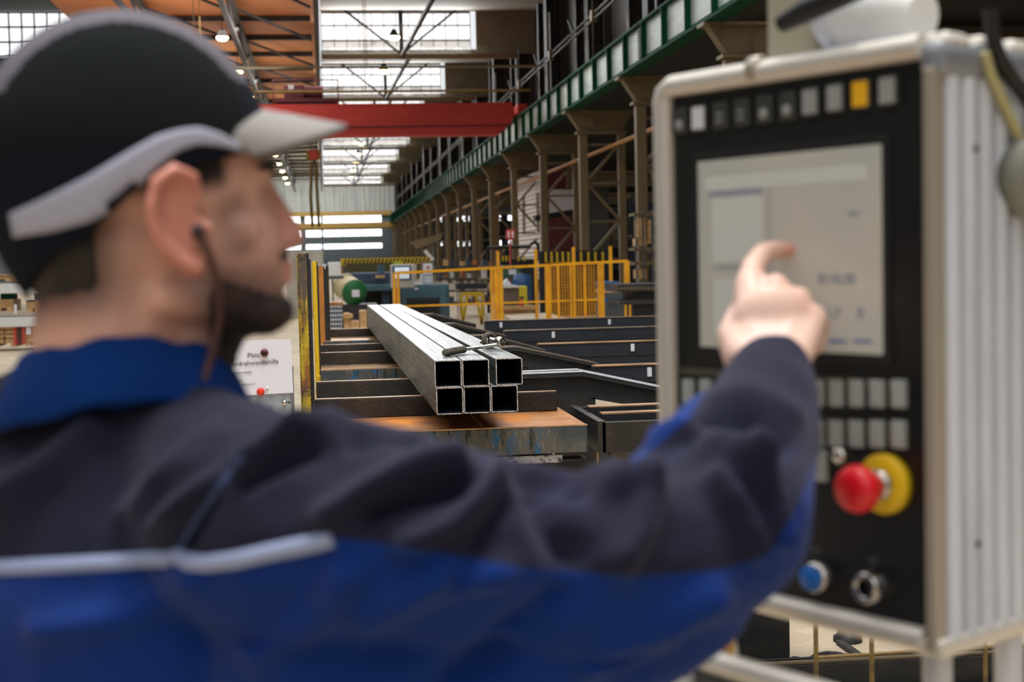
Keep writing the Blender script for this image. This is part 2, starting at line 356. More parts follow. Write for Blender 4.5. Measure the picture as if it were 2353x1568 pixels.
# right upper wall, columns
G().box((10.6, -40, 8.0), (10.8, 196, 14.0)).build('wall_right', m_darkbrown, **S)
G().box((10.8, -40, 7.9), (36, 196, 8.1)).build('ceiling_right', m_dark, **S)
G().box((35.6, -40, 0), (36, 196, 8)).build('wall_right_outer', m_dark, **S)
uc = None
for i in range(18):
    for j, dy in enumerate((0, 3.3)):
        Y = 32.3+9.55*i+dy
        lab = ('wide' if j == 0 else 'narrow')+' dark brown upper column, %s above the green runway' % ORD[i]
        nm = 'upper_column'
        if j == 0:
            g = G().box((9.75, Y, 8.1), (9.8, Y+.7, 14)).box((10.3, Y, 8.1), (10.35, Y+.7, 14)).box((9.8, Y+.32, 8.1), (10.3, Y+.38, 14)).box((10.3, Y-.2, 8.1), (10.6, Y+.9, 14))
        else: g = G().box((9.9, Y, 8.1), (9.94, Y+.35, 14)).box((9.94, Y+.16, 8.1), (10.6, Y+.2, 14))
        if i < 8: g.bar((10.2, Y, 9.3), (10.2, Y+3.3, 11.4), .1, .1)
        o = g.build(nm, m_darkbrown); tag(o, lab, 'column', 'dark columns above the runway')
hr = thing('walkway_railing', 'long double pipe railing with tall thin rods above the green girder', 'railing', (9.45, 30, 8.22))
for z in (10.05, 9.85): G().cyl((9.45, 30, z), (9.45, 190, z), .045, n=8).build('pipe', m_darkbrown, hr)
for i in range(17):
    Y = 30+9.3*i
    G().cyl((9.4, Y, 8.14), (9.4, Y, 11.7), .03, n=8).build('rod', m_alu if i % 2 else m_darkbrown, hr)
    G().cbox((9.32, Y-.15, 9.75), (9.55, Y+.15, 10.15), .03).build('clamp', m_tan, hr)
# green crane runway
rg = thing('crane_runway', 'long green plate girder with pale web panels on tan brackets', 'girder', (9, 24, 6.75))
G().box((8.98, 24, 7.08), (9.06, 195, 8.1)).build('web', m_web, rg)
G().box((8.83, 24, 7.0), (9.3, 195, 7.06)).box((8.83, 24, 8.08), (9.3, 195, 8.14)).box((8.95, 24, 8.14), (9.05, 195, 8.22)).box((8.95, 24, 7.06), (8.98, 195, 7.18)).build('flange', m_green, rg)
st = None
for i in range(71):
    Y = 24.4+2.4*i
    if st is None: st = G().box((8.84, Y, 7.06), (8.98, Y+.08, 8.08)).box((8.93, Y-.06, 7.06), (8.98, Y+.14, 8.08)).build('stiffener', m_green, rg)
    else:
        c = st.copy(); COL.objects.link(c); c.location.y += 2.4*i
    if i % 4 == 2 and i < 24:
        q = G()
        for r_ in range(11): q.box((8.95, Y+.5, 7.15+r_*.078), (8.98, Y+.95, 7.18+r_*.078))
        q.build('louvre', m_green, rg)
# lattice columns with riveted brackets
lc = None
for i in range(18):
    Y = 32.3+9.55*i
    lab = 'tan lattice column with riveted trapezoid bracket, %s from the camera' % ORD[i]
    if lc is None:
        lc = thing('lattice_column', lab, 'column', (10.15, Y, 0), 'tan lattice columns under the green runway')
        G().box((9.35, Y, 0), (9.65, Y+.3, 6.2)).build('leg', m_tan, lc)
        G().box((10.8, Y, 0), (11.05, Y+.3, 6.2)).build('leg', m_tan, lc)
        br = G().prism([(8.9, Y-.05, 6.98), (9.4, Y-.05, 6.24), (10.95, Y-.05, 6.24), (11.35, Y-.05, 6.98)], (0, .4, 0)).box((8.8, Y-.15, 6.92), (11.45, Y+.45, 6.995)).box((9.25, Y-.12, 6.18), (11.1, Y+.42, 6.26)).build('bracket', m_tan, lc)
        rv = G()
        for a in range(24): rv.ball((9.02+a*.1, Y-.06, 6.86), .018, 4)
        for a in range(16): rv.ball((9.45+a*.1, Y-.06, 6.32), .018, 4)
        for a in range(8):
            rv.ball((9.03+a*.055, Y-.06, 6.8-a*.07), .018, 4); rv.ball((9.9, Y-.06, 6.76-a*.055), .016, 4); rv.ball((9.98, Y-.06, 6.76-a*.055), .016, 4)
        rv.build('rivets', m_tan, br, kind='stuff')
        for k, z in enumerate((.2, 1.6, 3.0, 4.4)):
            G().bar((9.6, Y+.15, z), (10.85, Y+.15, z+1.4) if k % 2 else (10.85, Y+.15, z+1.4), .1, .1).build('diagonal', m_tan, lc) if k % 2 else G().bar((10.85, Y+.15, z), (9.6, Y+.15, z+1.4), .1, .1).build('diagonal', m_tan, lc)
            G().box((9.6, Y+.1, z+1.34), (10.85, Y+.2, z+1.42)).build('strut', m_tan, lc)
    else: dup(lc, (0, 9.55*i, 0), lab)
# long pipes and walkway in the right aisle
for nm, X, z, r in (('orange tan pipe running along the lattice columns', 10.25, 5.6, .08),):
    o = G().cyl((X, 26, z), (X, 190, z), r, n=8).build('long_pipe', M('orange_tan_pipe', 'a9763a', .6)); tag(o, nm, 'pipe')
for i, (Y, z) in enumerate(((38, 7.0), (34, 6.2), (44, 5.4), (66, 5.0), (92, 5.2))):
    o = G().box((11.4, Y, z), (35, Y+.5, z+.12)).box((11.4, Y+.2, z+.12), (35, Y+.3, z+.6)).box((11.4, Y, z+.6), (35, Y+.5, z+.72)).build('cross_beam', m_tan)
    tag(o, 'tan cross beam in the right aisle, '+('behind the pendant arm top', 'lower one beside the nearest bracket', 'third from the camera', 'fourth from the camera', 'farthest')[i], 'beam')
rndc = [m_dark, m_maroon, m_slate, m_tan, m_darkbrown, m_teal]
# machines and shelving crowding the right aisle, seen between the columns
for i in range(30):
    Y = 50+5.0*(i//2)+(i % 2)*1.7; X = (12.4 if i % 2 == 0 else 16.2)+(i*7 % 5)*.25+max(0, Y-80)*.05
    if 62 < Y < 80: X += 2.6
    W = 1.6+(i*7 % 13)/10; H_ = 1.8+(i*11 % 30)/10
    mt = rndc[i % 6]
    t = thing('storage_rack', 'dim storage rack in the right aisle, %s from the camera' % ORD[i], 'rack', (X, Y, 0), 'dim racks in the right aisle')
    for sx in (0, W):
        for sy in (0, .8): G().box((X+sx, Y+sy, 0), (X+sx+.08, Y+sy+.08, H_)).build('upright', mt, t)
    for k in range(int(H_/1.1)+1): G().box((X, Y, .3+k*1.1), (X+W, Y+.8, .4+k*1.1)).build('shelf', m_tan if i % 3 else m_dark, t)
    for k in range(int(H_/1.1)+1):
        if (i+k) % 3:
            o = G().box((X+.15, Y+.1, .401+k*1.1), (X+W*.7, Y+.7, .4+k*1.1+.4+.1*((i+k) % 4))).build('stored_load', rndc[(i+k*2) % 6])
            tag(o, 'dark load on the %s shelf of the %s dim rack in the right aisle' % (['lowest', 'second', 'third', 'fourth', 'top'][k], ORD[i]), 'load', 'loads on the dim racks')
# red crane bridge with its trolley and hook
YC = 65
cr = thing('crane_bridge', 'wide red box girder crane bridge spanning the hall', 'crane', (0, YC, 7.9))
zt = 1.6+(604-243)/3268*YC; 
top = lambda x: at(x, 243-(x-900)*.023, YC)
G().prism([(-11.1, YC, 8.85), (-11.1, YC, 7.4), (8.1, YC, 7.4), (8.75, YC, 8.0), (8.75, YC, 8.85)], (0, 1.1, 0)).build('girder', m_red, cr)
G().box((-11.1, YC-.06, 7.78), (8.6, YC, 7.83)).build('seam', m_maroon, cr)
G().box((8.76, YC-1.6, 8.23), (9.2, YC+2.6, 8.6)).build('end_carriage', m_red, cr)
p = at(598, 284, YC); q = at(681, 267, YC)
lb = G().box((p.x, YC-.05, p.z), (q.x, YC, q.z)).build('label_plate', m_white, cr)
text('lettering', 'CE', .34, Matrix.Translation((q.x-.55, YC-.07, p.z+.03)) @ Matrix.Rotation(math.pi/2, 4, 'X'), m_ink, lb)
tl = thing('crane_trolley', 'maroon crane trolley with winch and rails on top of the red bridge', 'crane trolley', (-1, YC, 8.85))
a = at(627, 243, YC); b = at(779, 232, YC)
G().box((a.x, YC, 8.95), (b.x, YC+2, 9.12)).box((a.x+.2, YC+.2, 8.85), (a.x+.6, YC+1.8, 8.96)).box((b.x-.6, YC+.2, 8.85), (b.x-.2, YC+1.8, 8.96)).build('frame', m_maroon, tl)
G().cbox((a.x+.5, YC+.3, 9.12), (a.x+1.4, YC+1.4, 9.75), .05).build('gearbox', m_maroon, tl)
G().cyl((a.x+1.4, YC+.8, 9.45), (b.x-.7, YC+.8, 9.45), .3, n=16).build('winch_drum', m_maroon, tl)
G().box((a.x+.7, YC+.25, 9.5), (a.x+.95, YC+.3, 9.75)).build('motor_cover', m_white2, tl)
r_ = G()
for x in (a.x+.05, b.x-.03): r_.cyl((x, YC+.05, 9.1), (x, YC+.05, 9.95), .03, n=6)
r_.cyl((a.x, YC+.05, 9.93), (b.x, YC+.05, 9.93), .03, n=6).cyl((a.x, YC+.05, 9.5), (b.x, YC+.05, 9.5), .025, n=6)
r_.build('railing', m_maroon, tl)
hk = thing('hook_block', 'orange red hook block hanging under the red bridge', 'crane hook', (-.45, YC+.6, 5.2))
c = at(721, 357, YC+.6)
G().cbox((c.x-.2, YC+.4, c.z-.22), (c.x+.2, YC+.8, c.z+.25), .05).build('block', M('red_orange_paint', 'b83a22', .5), hk)
G().cyl((c.x-.33, YC+.6, c.z), (c.x+.33, YC+.6, c.z), .17, n=14).build('sheave', m_ytan, hk)
for dx in (-.12, .12): G().cyl((c.x+dx, YC+.6, c.z+.2), (c.x+dx, YC+.6, 7.5), .02, n=6).build('cable', m_dark, hk)
G().tube([(c.x, YC+.6, c.z-.2), (c.x, YC+.6, c.z-.35), (c.x+.12, YC+.6, c.z-.45), (c.x+.02, YC+.6, c.z-.55), (c.x-.1, YC+.6, c.z-.45)], .04, 8).build('hook', m_dark, hk)
for k, (x0, x1, x2) in enumerate(((716, 714, 718), (725, 729, 733))):
    p0 = at(x0, 372, YC+.6); p1 = at(x1, 450, YC+.6); p2 = at(x2, 522, YC+.6)
    o = G().tube([p0, p1, p2], .07, 8).build('lifting_sling', M('brown_yellow_sling', '6e5a25', .8)); tag(o, ('left' if k == 0 else 'right')+' one of two long brown lifting slings on the crane hook', 'sling')
for k, (y, Yb) in enumerate(((147, 60), (204, 63))):
    p = at(560, y+3, Yb); 
    o = G().cyl((-11, Yb, p.z-.1), (9.3, Yb, p.z-.1), .055, n=8).cyl((-5, Yb, p.z-.1), (-5, Yb, 13.2), .02, n=6).cyl((2, Yb, p.z-.1), (2, Yb, 13.25), .02, n=6).build('busbar_pipe', M('dull_beige_pipe', '8c7f62', .7) if k == 0 else m_ytan); tag(o, ('upper' if k == 0 else 'lower')+' yellow beige pipe crossing the hall under the roof lights', 'pipe')
# ================================================================== MIDDLE GROUND (26-50 m)
def pbox(g, x0, y0, x1, y1, Y, dep=.5, mi=0, c=0):
    """box whose front face spans the measured corners at distance Y"""
    a = at(x0, y0, Y); b = at(x1, y1, Y)
    return g.cbox((a.x, Y, a.z), (b.x, Y+dep, b.z), c, mi) if c else g.box((a.x, Y, a.z), (b.x, Y+dep, b.z), mi)
def solo(name, label, cat, g, mats, group=None): return tag(g.build(name, mats), label, cat, group)
# yellow fence: posts, rails, mesh bays
fL = at(908, 628, 29.5); fR = at(1443, 600, 27.2)
def fx(x):                                         # point on the fence line for image column x
    d = ray(x, 620); t = (fL.x*(fR.y-fL.y)-fL.y*(fR.x-fL.x))/(d.x*(fR.y-fL.y)-d.y*(fR.x-fL.x)); return Vector((d.x*t, d.y*t, 0))
def ftop(p): return fL.z+(fR.z-fL.z)*(p.x-fL.x)/(fR.x-fL.x)
fe = thing('safety_fence', 'long yellow safety fence with mesh bays behind the tubes', 'fence', (fL.x, fL.y, 0))
for x, wd in ((905, .06), (914, .05), (1139, .09), (1150, .08), (1129, .045), (1380, .12), (1440, .1), (1256, .07)):
    p = fx(x); G().box((p.x-wd/2, p.y-.04, 0), (p.x+wd/2, p.y+.04, ftop(p))).build('post', m_yellow, fe)
fd = (fR-fL); fd.z = 0
pR = fx(1443); G().bar((fL.x, fL.y, fL.z), (pR.x, pR.y, fR.z), .05, .05).build('top_rail', m_yellow, fe)
for xa, xb in ((912, 1125), (1150, 1255), (1255, 1374)):
    a = fx(xa); b = fx(xb)
    G().bar((a.x, a.y, .7*ftop(a)-.27), (b.x, b.y, .7*ftop(b)-.27), .04, .035).build('mid_rail', m_yellow, fe)
    g = G(); L_ = (b-a).length; n = int(L_/.055); dn = (b-a).normalized()
    zt_ = min(ftop(a), ftop(b))
    tw = .007 if xa == 1255 else .003
    for i in range(n): p = a+dn*i*.055; g.box((p.x-tw, p.y-.003, .12), (p.x+tw, p.y+.003, zt_))
    for k in range(int(zt_/.055)): g.bar((a.x, a.y, .12+k*.055), (b.x, b.y, .12+k*.055), .006, .006)
    g.build('mesh_infill', m_yellow if xa == 1255 else m_dark, fe, kind='stuff')
for x in (1262, 1281, 1310, 1343): p = fx(x); G().box((p.x-.02, p.y-.05, .1), (p.x+.02, p.y-.01, ftop(p))).build('bar', m_yellow, fe)
a = fx(1256); b = fx(1374)
for i, (x, y, nm) in enumerate(((1144, 577, 'beside the double fence post'), (1231, 573, 'above the blue barrel'), (1318, 568, 'over the mesh gate'), (1403, 566, 'right of the mesh gate'))):
    p = at(x, y, 30.5); solo('marker_pole', 'thin yellow pole rising above the fence '+nm, 'pole', G().box((p.x-.032, 30.5, 0), (p.x+.032, 30.56, p.z)), m_yellow, 'tall yellow poles')
# black barrier with yellow bars further right
bb = thing('striped_barrier', 'black machine barrier with upright yellow bars behind the fence', 'barrier', (at(1300, 600, 40).x, 40, 0))
pbox(G(), 1240, 578, 1400, 757, 40, .2).build('board', m_blk2, bb)
for x in (1252, 1265, 1278, 1291, 1304, 1333, 1350, 1366, 1383): pbox(G(), x, 579, x+5, 603, 39.9, .06).build('yellow_bar', m_yell2, bb)
pbox(G(), 1150, 597, 1236, 756, 41, .2).build('board', m_blk2, bb)
for x in (1154, 1162, 1170, 1190, 1203): pbox(G(), x, 588, x+4, 600, 40.9, .06).build('yellow_bar', m_yell2, bb)
# green cable drum
dm = thing('cable_drum', 'green drum with a white label on its round end', 'drum', (at(812, 672, 32).x, 32, 0))
c = at(815, 673, 32); r = 30*32/3268; ax = Vector((-.30, .92, .22)).normalized()
G().lathe([(0, 0), (r, 0), (r, .06), (r*.97, .06), (r*.97, .62), (r, .62), (r, .66), (0, .66)], c, ax, 28).build('shell', M('beige_drum_side', 'b5a77c', .6), dm)
G().lathe([(0, -.02), (r*.98, -.02), (r*1.01, .03)], c, ax, 28).build('end_disc', M('drum_green', '1d6638', .5), dm)
G().bar(c-ax*.06-Vector((.08, .026, 0)), c-ax*.06+Vector((.08, .026, 0)), .05, .16).build('label_plate', m_white, dm)
G().cyl((c.x-.02, c.y-.05, c.z+.2), (c.x-.02, c.y, c.z+.2), .03, n=10).build('plug', m_white2, dm)
G().box((c.x-.35, 32, 0), (c.x+.5, 33, c.z-r*.9)).build('cradle', m_dark, dm)
# slate blue machine behind the drum
mc = thing('bending_machine', 'long slate blue machine body behind the green drum', 'machine', (at(850, 650, 36).x, 36, 0))
pbox(G(), 795, 628, 905, 655, 36, 1.2, c=.03).build('body', m_slate, mc)
pbox(G(), 835, 655, 905, 668, 35.6, .5, c=.03).build('slide', m_teal, mc)
pbox(G(), 826, 668, 840, 765, 36, .4).build('leg', m_slate, mc); pbox(G(), 878, 668, 897, 765, 36, .4).build('leg', m_slate, mc)
pbox(G(), 868, 610, 884, 628, 36.2, .5).build('tower', m_teal, mc)
pbox(G(), 863, 633, 884, 639, 35.8, .1).build('tool_bar', m_wood, mc)
pbox(G(), 795, 655, 905, 770, 37.3, .3).build('dark_backing', m_blk2, mc)  # dark sheet added behind the legs so the gap reads dark
pbox(G(), 795, 606, 905, 626, 37.5, .5).build('rear_cover', M('dark_olive', '4b431c', .7), mc)
pbox(G(), 905, 600, 925, 630, 37, .3).build('lamp_mount', M('lime_signal', 'b5b51c', .5), mc)
# hazard beam
hz = thing('hazard_beam', 'yellow and black striped hazard beam over the machines', 'barrier', (at(880, 600, 38).x, 38, 0))
pbox(G(), 783, 595, 988, 606, 38, .2).build('beam', m_yell2, hz)
a = at(783, 597, 38); b = at(988, 606, 38)
for i in range(23):
    x = a.x+.05+i*.1
    G().prism([(x, 37.98, b.z+.02), (x+.045, 37.98, b.z+.02), (x+.1, 37.98, a.z-.0), (x+.055, 37.98, a.z-.0)], (0, .02, 0)).build('stripe', m_darkbrown, hz)
for x0, x1, y1 in ((784, 791, 633), (803, 807, 645), (966, 974, 625)): pbox(G(), x0, 594, x1, 760, 38.2, .1).build('post', m_yellow, hz)
# kiosk with monitor
ks = thing('monitor_kiosk', 'grey framed monitor with blue bezel and white screen', 'monitor', (at(926, 640, 33).x, 33, 0))
pbox(G(), 898, 608, 953, 662, 33, .35, c=.03).build('housing', m_pale, ks)
pbox(G(), 902, 612, 945, 643, 32.97, .04).build('bezel', M('monitor_blue', '123a6e', .4), ks)
pbox(G(), 907, 615, 941, 640, 32.94, .04).build('screen', M('far_screen_glow', 'c9d4dc', .4, es=.5), ks)
pbox(G(), 956-15, 608, 958, 645, 33.2, .3).build('side_box', m_pale, ks)
pbox(G(), 905, 660, 915, 760, 33.1, .2).build('pedestal', m_red, ks)
# teal cabinet with dark radiator
tc_ = thing('teal_cabinet', 'worn teal machine cabinet with a dark radiator in front', 'cabinet', (at(970, 690, 34).x, 34, 0))
pbox(G(), 917, 656, 1035, 760, 34, .9, c=.03).build('body', m_teal, tc_)
pbox(G(), 925, 660, 1025, 700, 33.95, .04).build('door', M('teal_door', '4b7684', .55, .1, [('3d6473', 3, .4, .6, (1, 1, 1))]), tc_)
g = G(); 
for i in range(16): pbox(g, 935+i*4.8, 688, 938.5+i*4.8, 730, 33.6, .25)
g.build('radiator_fins', m_blk2, tc_, kind='stuff'); pbox(G(), 934, 686, 1012, 689, 33.55, .3).build('radiator_top', m_blk2, tc_)
pbox(G(), 952, 662, 961, 667, 33.9, .04).build('maker_plate', m_white, tc_)
for i, (x0, y0, x1, y1, m_, nm, lab) in enumerate(((920, 649, 940, 656, m_tan, 'tool', 'small tan tool lying on the teal cabinet'), (950, 650, 973, 656, m_white2, 'offcut', 'pale metal offcut lying on the teal cabinet'))):
    solo(nm, lab, 'tool', pbox(G(), x0, y0, x1, y1, 34.2, .2, c=.01), m_)
# notice board with papers
nb = thing('notice_board', 'narrow board covered with white notices beside the monitor', 'notice board', (at(983, 640, 35).x, 35, 0))
pbox(G(), 966, 602, 996, 760, 35.05, .08).build('board', m_tan, nb)
for x0, y0, x1, y1 in ((972, 606, 994, 632), (974, 634, 995, 652), (965, 630, 973, 650)): pbox(G(), x0, y0, x1, y1, 35, .02).build('paper', m_white, nb)
pbox(G(), 980, 612, 987, 617, 34.98, .02).build('warning_mark', m_red, nb)
# pale cabinets and white box behind the yellow posts
solo('switch_cabinet', 'large beige switch cabinet behind the yellow posts', 'cabinet', pbox(G(), 655, 578, 748, 760, 44, .8, c=.02), m_pale)
wb = thing('white_control_box', 'white control box on a grey pole left of the drum', 'control box', (at(762, 640, 31).x, 31, 0))
pbox(G(), 753, 603, 784, 635, 31, .3, c=.02).build('box', m_white2, wb); pbox(G(), 741, 608, 751, 636, 31.1, .3, c=.02).build('box', m_white2, wb)
pbox(G(), 762, 635, 770, 780, 31.1, .08).build('pole', m_bluegrey, wb); pbox(G(), 745, 635, 790, 641, 31, .25).build('bracket', m_bluegrey, wb)
# grey mesh crate and stacked crate with rusty top
cr_ = thing('mesh_crate', 'grey mesh pallet crate with a rusty lid left of the drum', 'crate', (at(765, 720, 27).x, 27, 0))
pbox(G(), 744, 696, 788, 702, 27, .85).build('lid', m_rust, cr_)
for i in range(7): pbox(G(), 745+i*6.6, 702, 747+i*6.6, 804, 27, .03).build('slat', m_alu, cr_)
for i in range(6): pbox(G(), 745, 704+i*10, 787, 706+i*10, 27.02, .03).build('wire', m_alu, cr_)
pbox(G(), 746, 702, 787, 803, 27.1, .7).build('contents', m_bluegrey, cr_)
for i, (x0, y0, x1, y1, lab) in enumerate(((790, 720, 807, 827, 'upright timber block left of the tube ends'), (826, 714, 846, 827, 'timber block partly behind the tube ends'), (805, 738, 828, 827, 'low timber lying between the two upright blocks'))):
    t = G(); pbox(t, x0, y0, x1, y1, 24, .3, c=.01)
    if i == 0: pbox(t, x0-2, y0+3, x1+4, y0+12, 23.95, .3, c=.01)
    solo('timber_block', lab, 'timber', t, m_wood, 'timber blocks beyond the tubes')
# tan hopper with jib pole
hp = thing('tan_hopper', 'tan funnel-shaped boom leaning over the machines', 'machine', (at(980, 560, 48).x, 48, 0))
a = at(945, 556, 48); b = at(1018, 536, 48); c = at(1012, 552, 48); d = at(962, 571, 48)
G().prism([a, b, c, d], (0, .7, 0)).build('boom', m_tan, hp)
pbox(G(), 994, 545, 1001, 714, 48.2, .2).build('pole', M('grey_green_pole', '6b7362', .6), hp)
G().bar(at(976, 576, 47.5), at(995, 598, 47.5), .12, .12).build('white_arm', m_white2, hp)
# dark shelves behind the teal cabinet
for i, (x0, x1, Y, m_) in enumerate(((1003, 1050, 40, m_dark), (1055, 1110, 42, m_darkbrown), (1105, 1140, 39, m_tan))):
    t = thing('parts_shelf', ('dark', 'brown', 'tan')[i]+' parts shelf behind the fence, '+('left', 'middle', 'right')[i]+' of three', 'shelf', (at(x0, 640, Y).x, Y, 0), 'parts shelves behind the fence')
    for x in (x0, x1): pbox(G(), x, 590, x+3, 760, Y, .08).build('upright', m_, t); pbox(G(), x, 590, x+3, 760, Y+.7, .08).build('upright', m_, t)
    for y in (612, 640, 668, 695): pbox(G(), x0, y, x1, y+3, Y, .8).build('shelf', m_, t)
    for k, y in enumerate((612, 640, 668, 695)):
        for j in range(3):
            xx = x0+5+j*13
            if (i+k+j) % 4 == 0 or xx+9 > x1: continue
            hh = 8+((i*3+k*5+j*7) % 12)
            o = pbox(G(), xx, y-hh, xx+9, y-.1, Y+.1, .4).build('stored_part', [m_tan, m_wood, m_slate, m_rust, m_white2, m_maroon][(i+k*2+j) % 6])
            tag(o, '%s stored part on the %s board of the %s parts shelf behind the fence' % (('left', 'middle', 'right')[j], ('top', 'second', 'third', 'lowest')[k], ('left', 'middle', 'right')[i]), 'part', 'stored parts on shelf %s' % ('left', 'middle', 'right')[i])
tb = thing('yellow_trestle', 'low yellow trestle under a dark press behind the fence', 'trestle', (at(1085, 690, 36).x, 36, 0))
G().bar(at(1060, 676, 36), at(1110, 676, 36), .1, .1).build('beam', m_yell2, tb)
for x0, x1 in ((1060, 1063), (1110, 1107), (1075, 1063), (1094, 1107)): G().bar(at(x0, 676, 36), at(x1, 746, 36), .07, .07).build('leg', m_yell2, tb)
pbox(G(), 1050, 652, 1118, 664, 36, .5).build('press_table', m_blk2, tb)
# hydrant sign, green box, barrel, bins
hs = thing('hydrant_sign', 'red fire hydrant sign with white pictograms on a red post', 'sign', (at(1174, 600, 36).x, 36, 0))
pbox(G(), 1163, 528, 1183, 549, 36, .04).build('sign_board', m_red, hs)
for x0 in (1167, 1176): pbox(G(), x0, 532, x0+4, 546, 35.97, .03).build('pictogram', m_white2, hs)
pbox(G(), 1171, 548, 1178, 760, 36.05, .08).build('post', m_red, hs)
gb = thing('green_valve_box', 'green box with white label hanging on the red post', 'box', (at(1178, 625, 35.5).x, 35.5, 0))
pbox(G(), 1157, 611, 1197, 639, 35.5, .56, c=.02).build('box', M('box_green', '1f5a38', .5), gb); pbox(G(), 1169, 620, 1187, 631, 35.47, .03).build('label_plate', m_white, gb)
bl = thing('blue_barrel', 'tall blue barrel behind the yellow bin', 'barrel', (at(1205, 670, 34).x, 34, 0))
a = at(1180, 632, 34); b = at(1228, 706, 34); cx = (a.x+b.x)/2; rr = (b.x-a.x)/2
G().lathe([(0, 0), (rr, 0), (rr, a.z-.2), (rr*.8, a.z), (0, a.z+.03)], (cx, 34.3, 0), (0, 0, 1), 24).build('shell', M('barrel_blue', '1f4d80', .45), bl)
yb = thing('yellow_bin', 'bright yellow bin in front of the blue barrel', 'bin', (at(1200, 680, 33).x, 33, 0))
pbox(G(), 1191, 658, 1213, 705, 33, .4, c=.03).build('body', M('bin_yellow', 'cfc012', .5), yb)
cb_ = thing('cardboard_stack', 'grey brown box with a pale top left of the yellow bin', 'box', (at(1170, 680, 33).x, 33, 0))
pbox(G(), 1151, 661, 1191, 700, 33, .7).build('box', M('grey_brown_card', '6e5f57', .7), cb_)
pbox(G(), 1150, 657, 1192, 661, 32.9, .9).build('lid', m_white2, cb_)
a = at(1154, 656, 33.2); b = at(1166, 641, 33.2); c = at(1177, 656, 33.2)
solo('white_sheet', 'peaked white sheet lying on the grey brown box', 'sheet', G().prism([a, b, c], (0, .4, 0)), m_white)
a = at(1198, 706, 32.5)
fx_ = thing('fire_extinguisher', 'small red extinguisher in front of the yellow bin', 'extinguisher', (a.x, 32.5, a.z))
G().lathe([(0, 0), (.055, 0), (.055, .13), (.02, .19), (.02, .22), (0, .22)], a, (0, 0, 1), 14).build('cylinder', m_red, fx_); G().box((a.x-.03, 32.45, a.z+.2), (a.x+.06, 32.5, a.z+.24)).build('lever', m_blk2, fx_)
solo('wooden_pallet', 'wooden pallet board under the yellow bin', 'pallet', pbox(pbox(G(), 1152, 706, 1236, 711, 32.2, 1.6), 1160, 711, 1228, 761, 32.3, 1.4), m_wood)
solo('sheet_stack', 'pale stack of sheets on the floor behind the far beam', 'sheet stack', G().add([at(1158, 724, 31.9), at(1262, 719, 31.9), at(1322, 739, 30.6), at(1198, 748, 30.6)]+[at(1158, 724, 31.9)-Vector((0, 0, .25)), at(1262, 719, 31.9)-Vector((0, 0, .25)), at(1322, 739, 30.6)-Vector((0, 0, .25)), at(1198, 748, 30.6)-Vector((0, 0, .25))], [(0, 1, 2, 3), (4, 5, 6, 7), (0, 1, 5, 4), (1, 2, 6, 5), (2, 3, 7, 6), (3, 0, 4, 7)]), M('pale_sheet', 'c9ba9c', .6))
# stacked pallets and press table on the right
sp = thing('pallet_stack', 'stack of grey and blue pallets right of the mesh gate', 'pallet stack', (at(1410, 690, 28).x, 28, 0))
for k, (y0, y1, m_) in enumerate(((648, 656, M('pallet_blue', '1d5a94', .5)), (657, 664, m_bluegrey), (665, 672, m_wood), (673, 684, m_bluegrey), (685, 693, M('pallet_blue', '1d5a94')), (694, 703, m_bluegrey), (704, 715, m_bluegrey), (716, 735, m_bluegrey))):
    pbox(G(), 1386+k % 2, y0, 1423+k*2, y1, 28.3, .8).build('pallet', m_, sp)
pbox(G(), 1399, 690, 1423, 696, 28.25, .04).build('red_strap', m_red, sp)
pt = thing('roller_table', 'dark roller table right of the pallet stack', 'table', (at(1460, 690, 22).x, 22, 0))
pbox(G(), 1420, 654, 1560, 668, 22, 1.0).build('table_top', m_darkbrown, pt)
for i in range(12): pbox(G(), 1425+i*8, 660, 1429+i*8, 666, 21.97, .04).build('roller', m_tan, pt)
pbox(G(), 1455, 670, 1560, 828, 22.1, .8).build('body', m_blk2, pt); pbox(G(), 1425, 690, 1560, 697, 22, .9).build('lower_rail', m_darkbrown, pt)
for x in (1437, 1447): pbox(G(), x, 697, x+5, 828, 22, .1).build('leg', m_yellow, pt)
# tall timber rack at the right, partly behind the pendant
tr_ = thing('timber_rack', 'steel rack loaded with light timber right of the lattice columns', 'rack', (at(1480, 600, 40).x, 40, 0))
for x in (1462, 1478, 1499): pbox(G(), x, 485, x+3, 760, 40, .1).build('upright', m_bluegrey, tr_)
for y in (490, 570, 603): pbox(G(), 1458, y, 1540, y+4, 40, .8).build('shelf', m_tan, tr_)
for i, (x0, y0, x1, y1) in enumerate(((1466, 500, 1484, 545), (1462, 548, 1486, 566), (1464, 620, 1486, 640), (1488, 505, 1500, 560))):
    solo('timber_bundle', 'light timber bundle on the steel rack, '+('upright one on top', 'flat one under the upright bundle', 'low one near the floor', 'rightmost one at the rack edge')[i], 'timber', pbox(G(), x0, y0, x1, y1, 40.1, .5), m_wood, 'timber bundles')
# white cladded cabin with maroon bands
cbn = thing('site_cabin', 'white corrugated cabin with maroon bands behind the lattice columns', 'cabin', (10.9, 66, 0))
X0 = 10.6; z0, z1 = 1.6, 6.1
g = G()
for i in range(24):
    z = .6+i*.225; g.prism([(X0, 67, z), (X0-.06, 67, z+.06), (X0-.06, 67, z+.14), (X0, 67, z+.225)], (0, 11.5, 0))
g.build('corrugated_side', m_whitesheet, cbn)
G().box((X0+.01, 67, .0), (X0+1.45, 78.5, 6.05)).build('body', m_maroon, cbn)
pbox(G(), 1262, 436, 1326, 492, 66.9, .08).build('white_panel', m_white, cbn)
for Y in (69.5, 74.5): G().box((X0-.12, Y, 3.0), (X0-.02, Y+.45, 4.9)).build('narrow_window', m_tan, cbn)
pbox(G(), 1338, 400, 1402, 640, 67.5, 2.5).build('grey_annex', M('dim_grey_cladding', '5c5a58', .7), cbn)
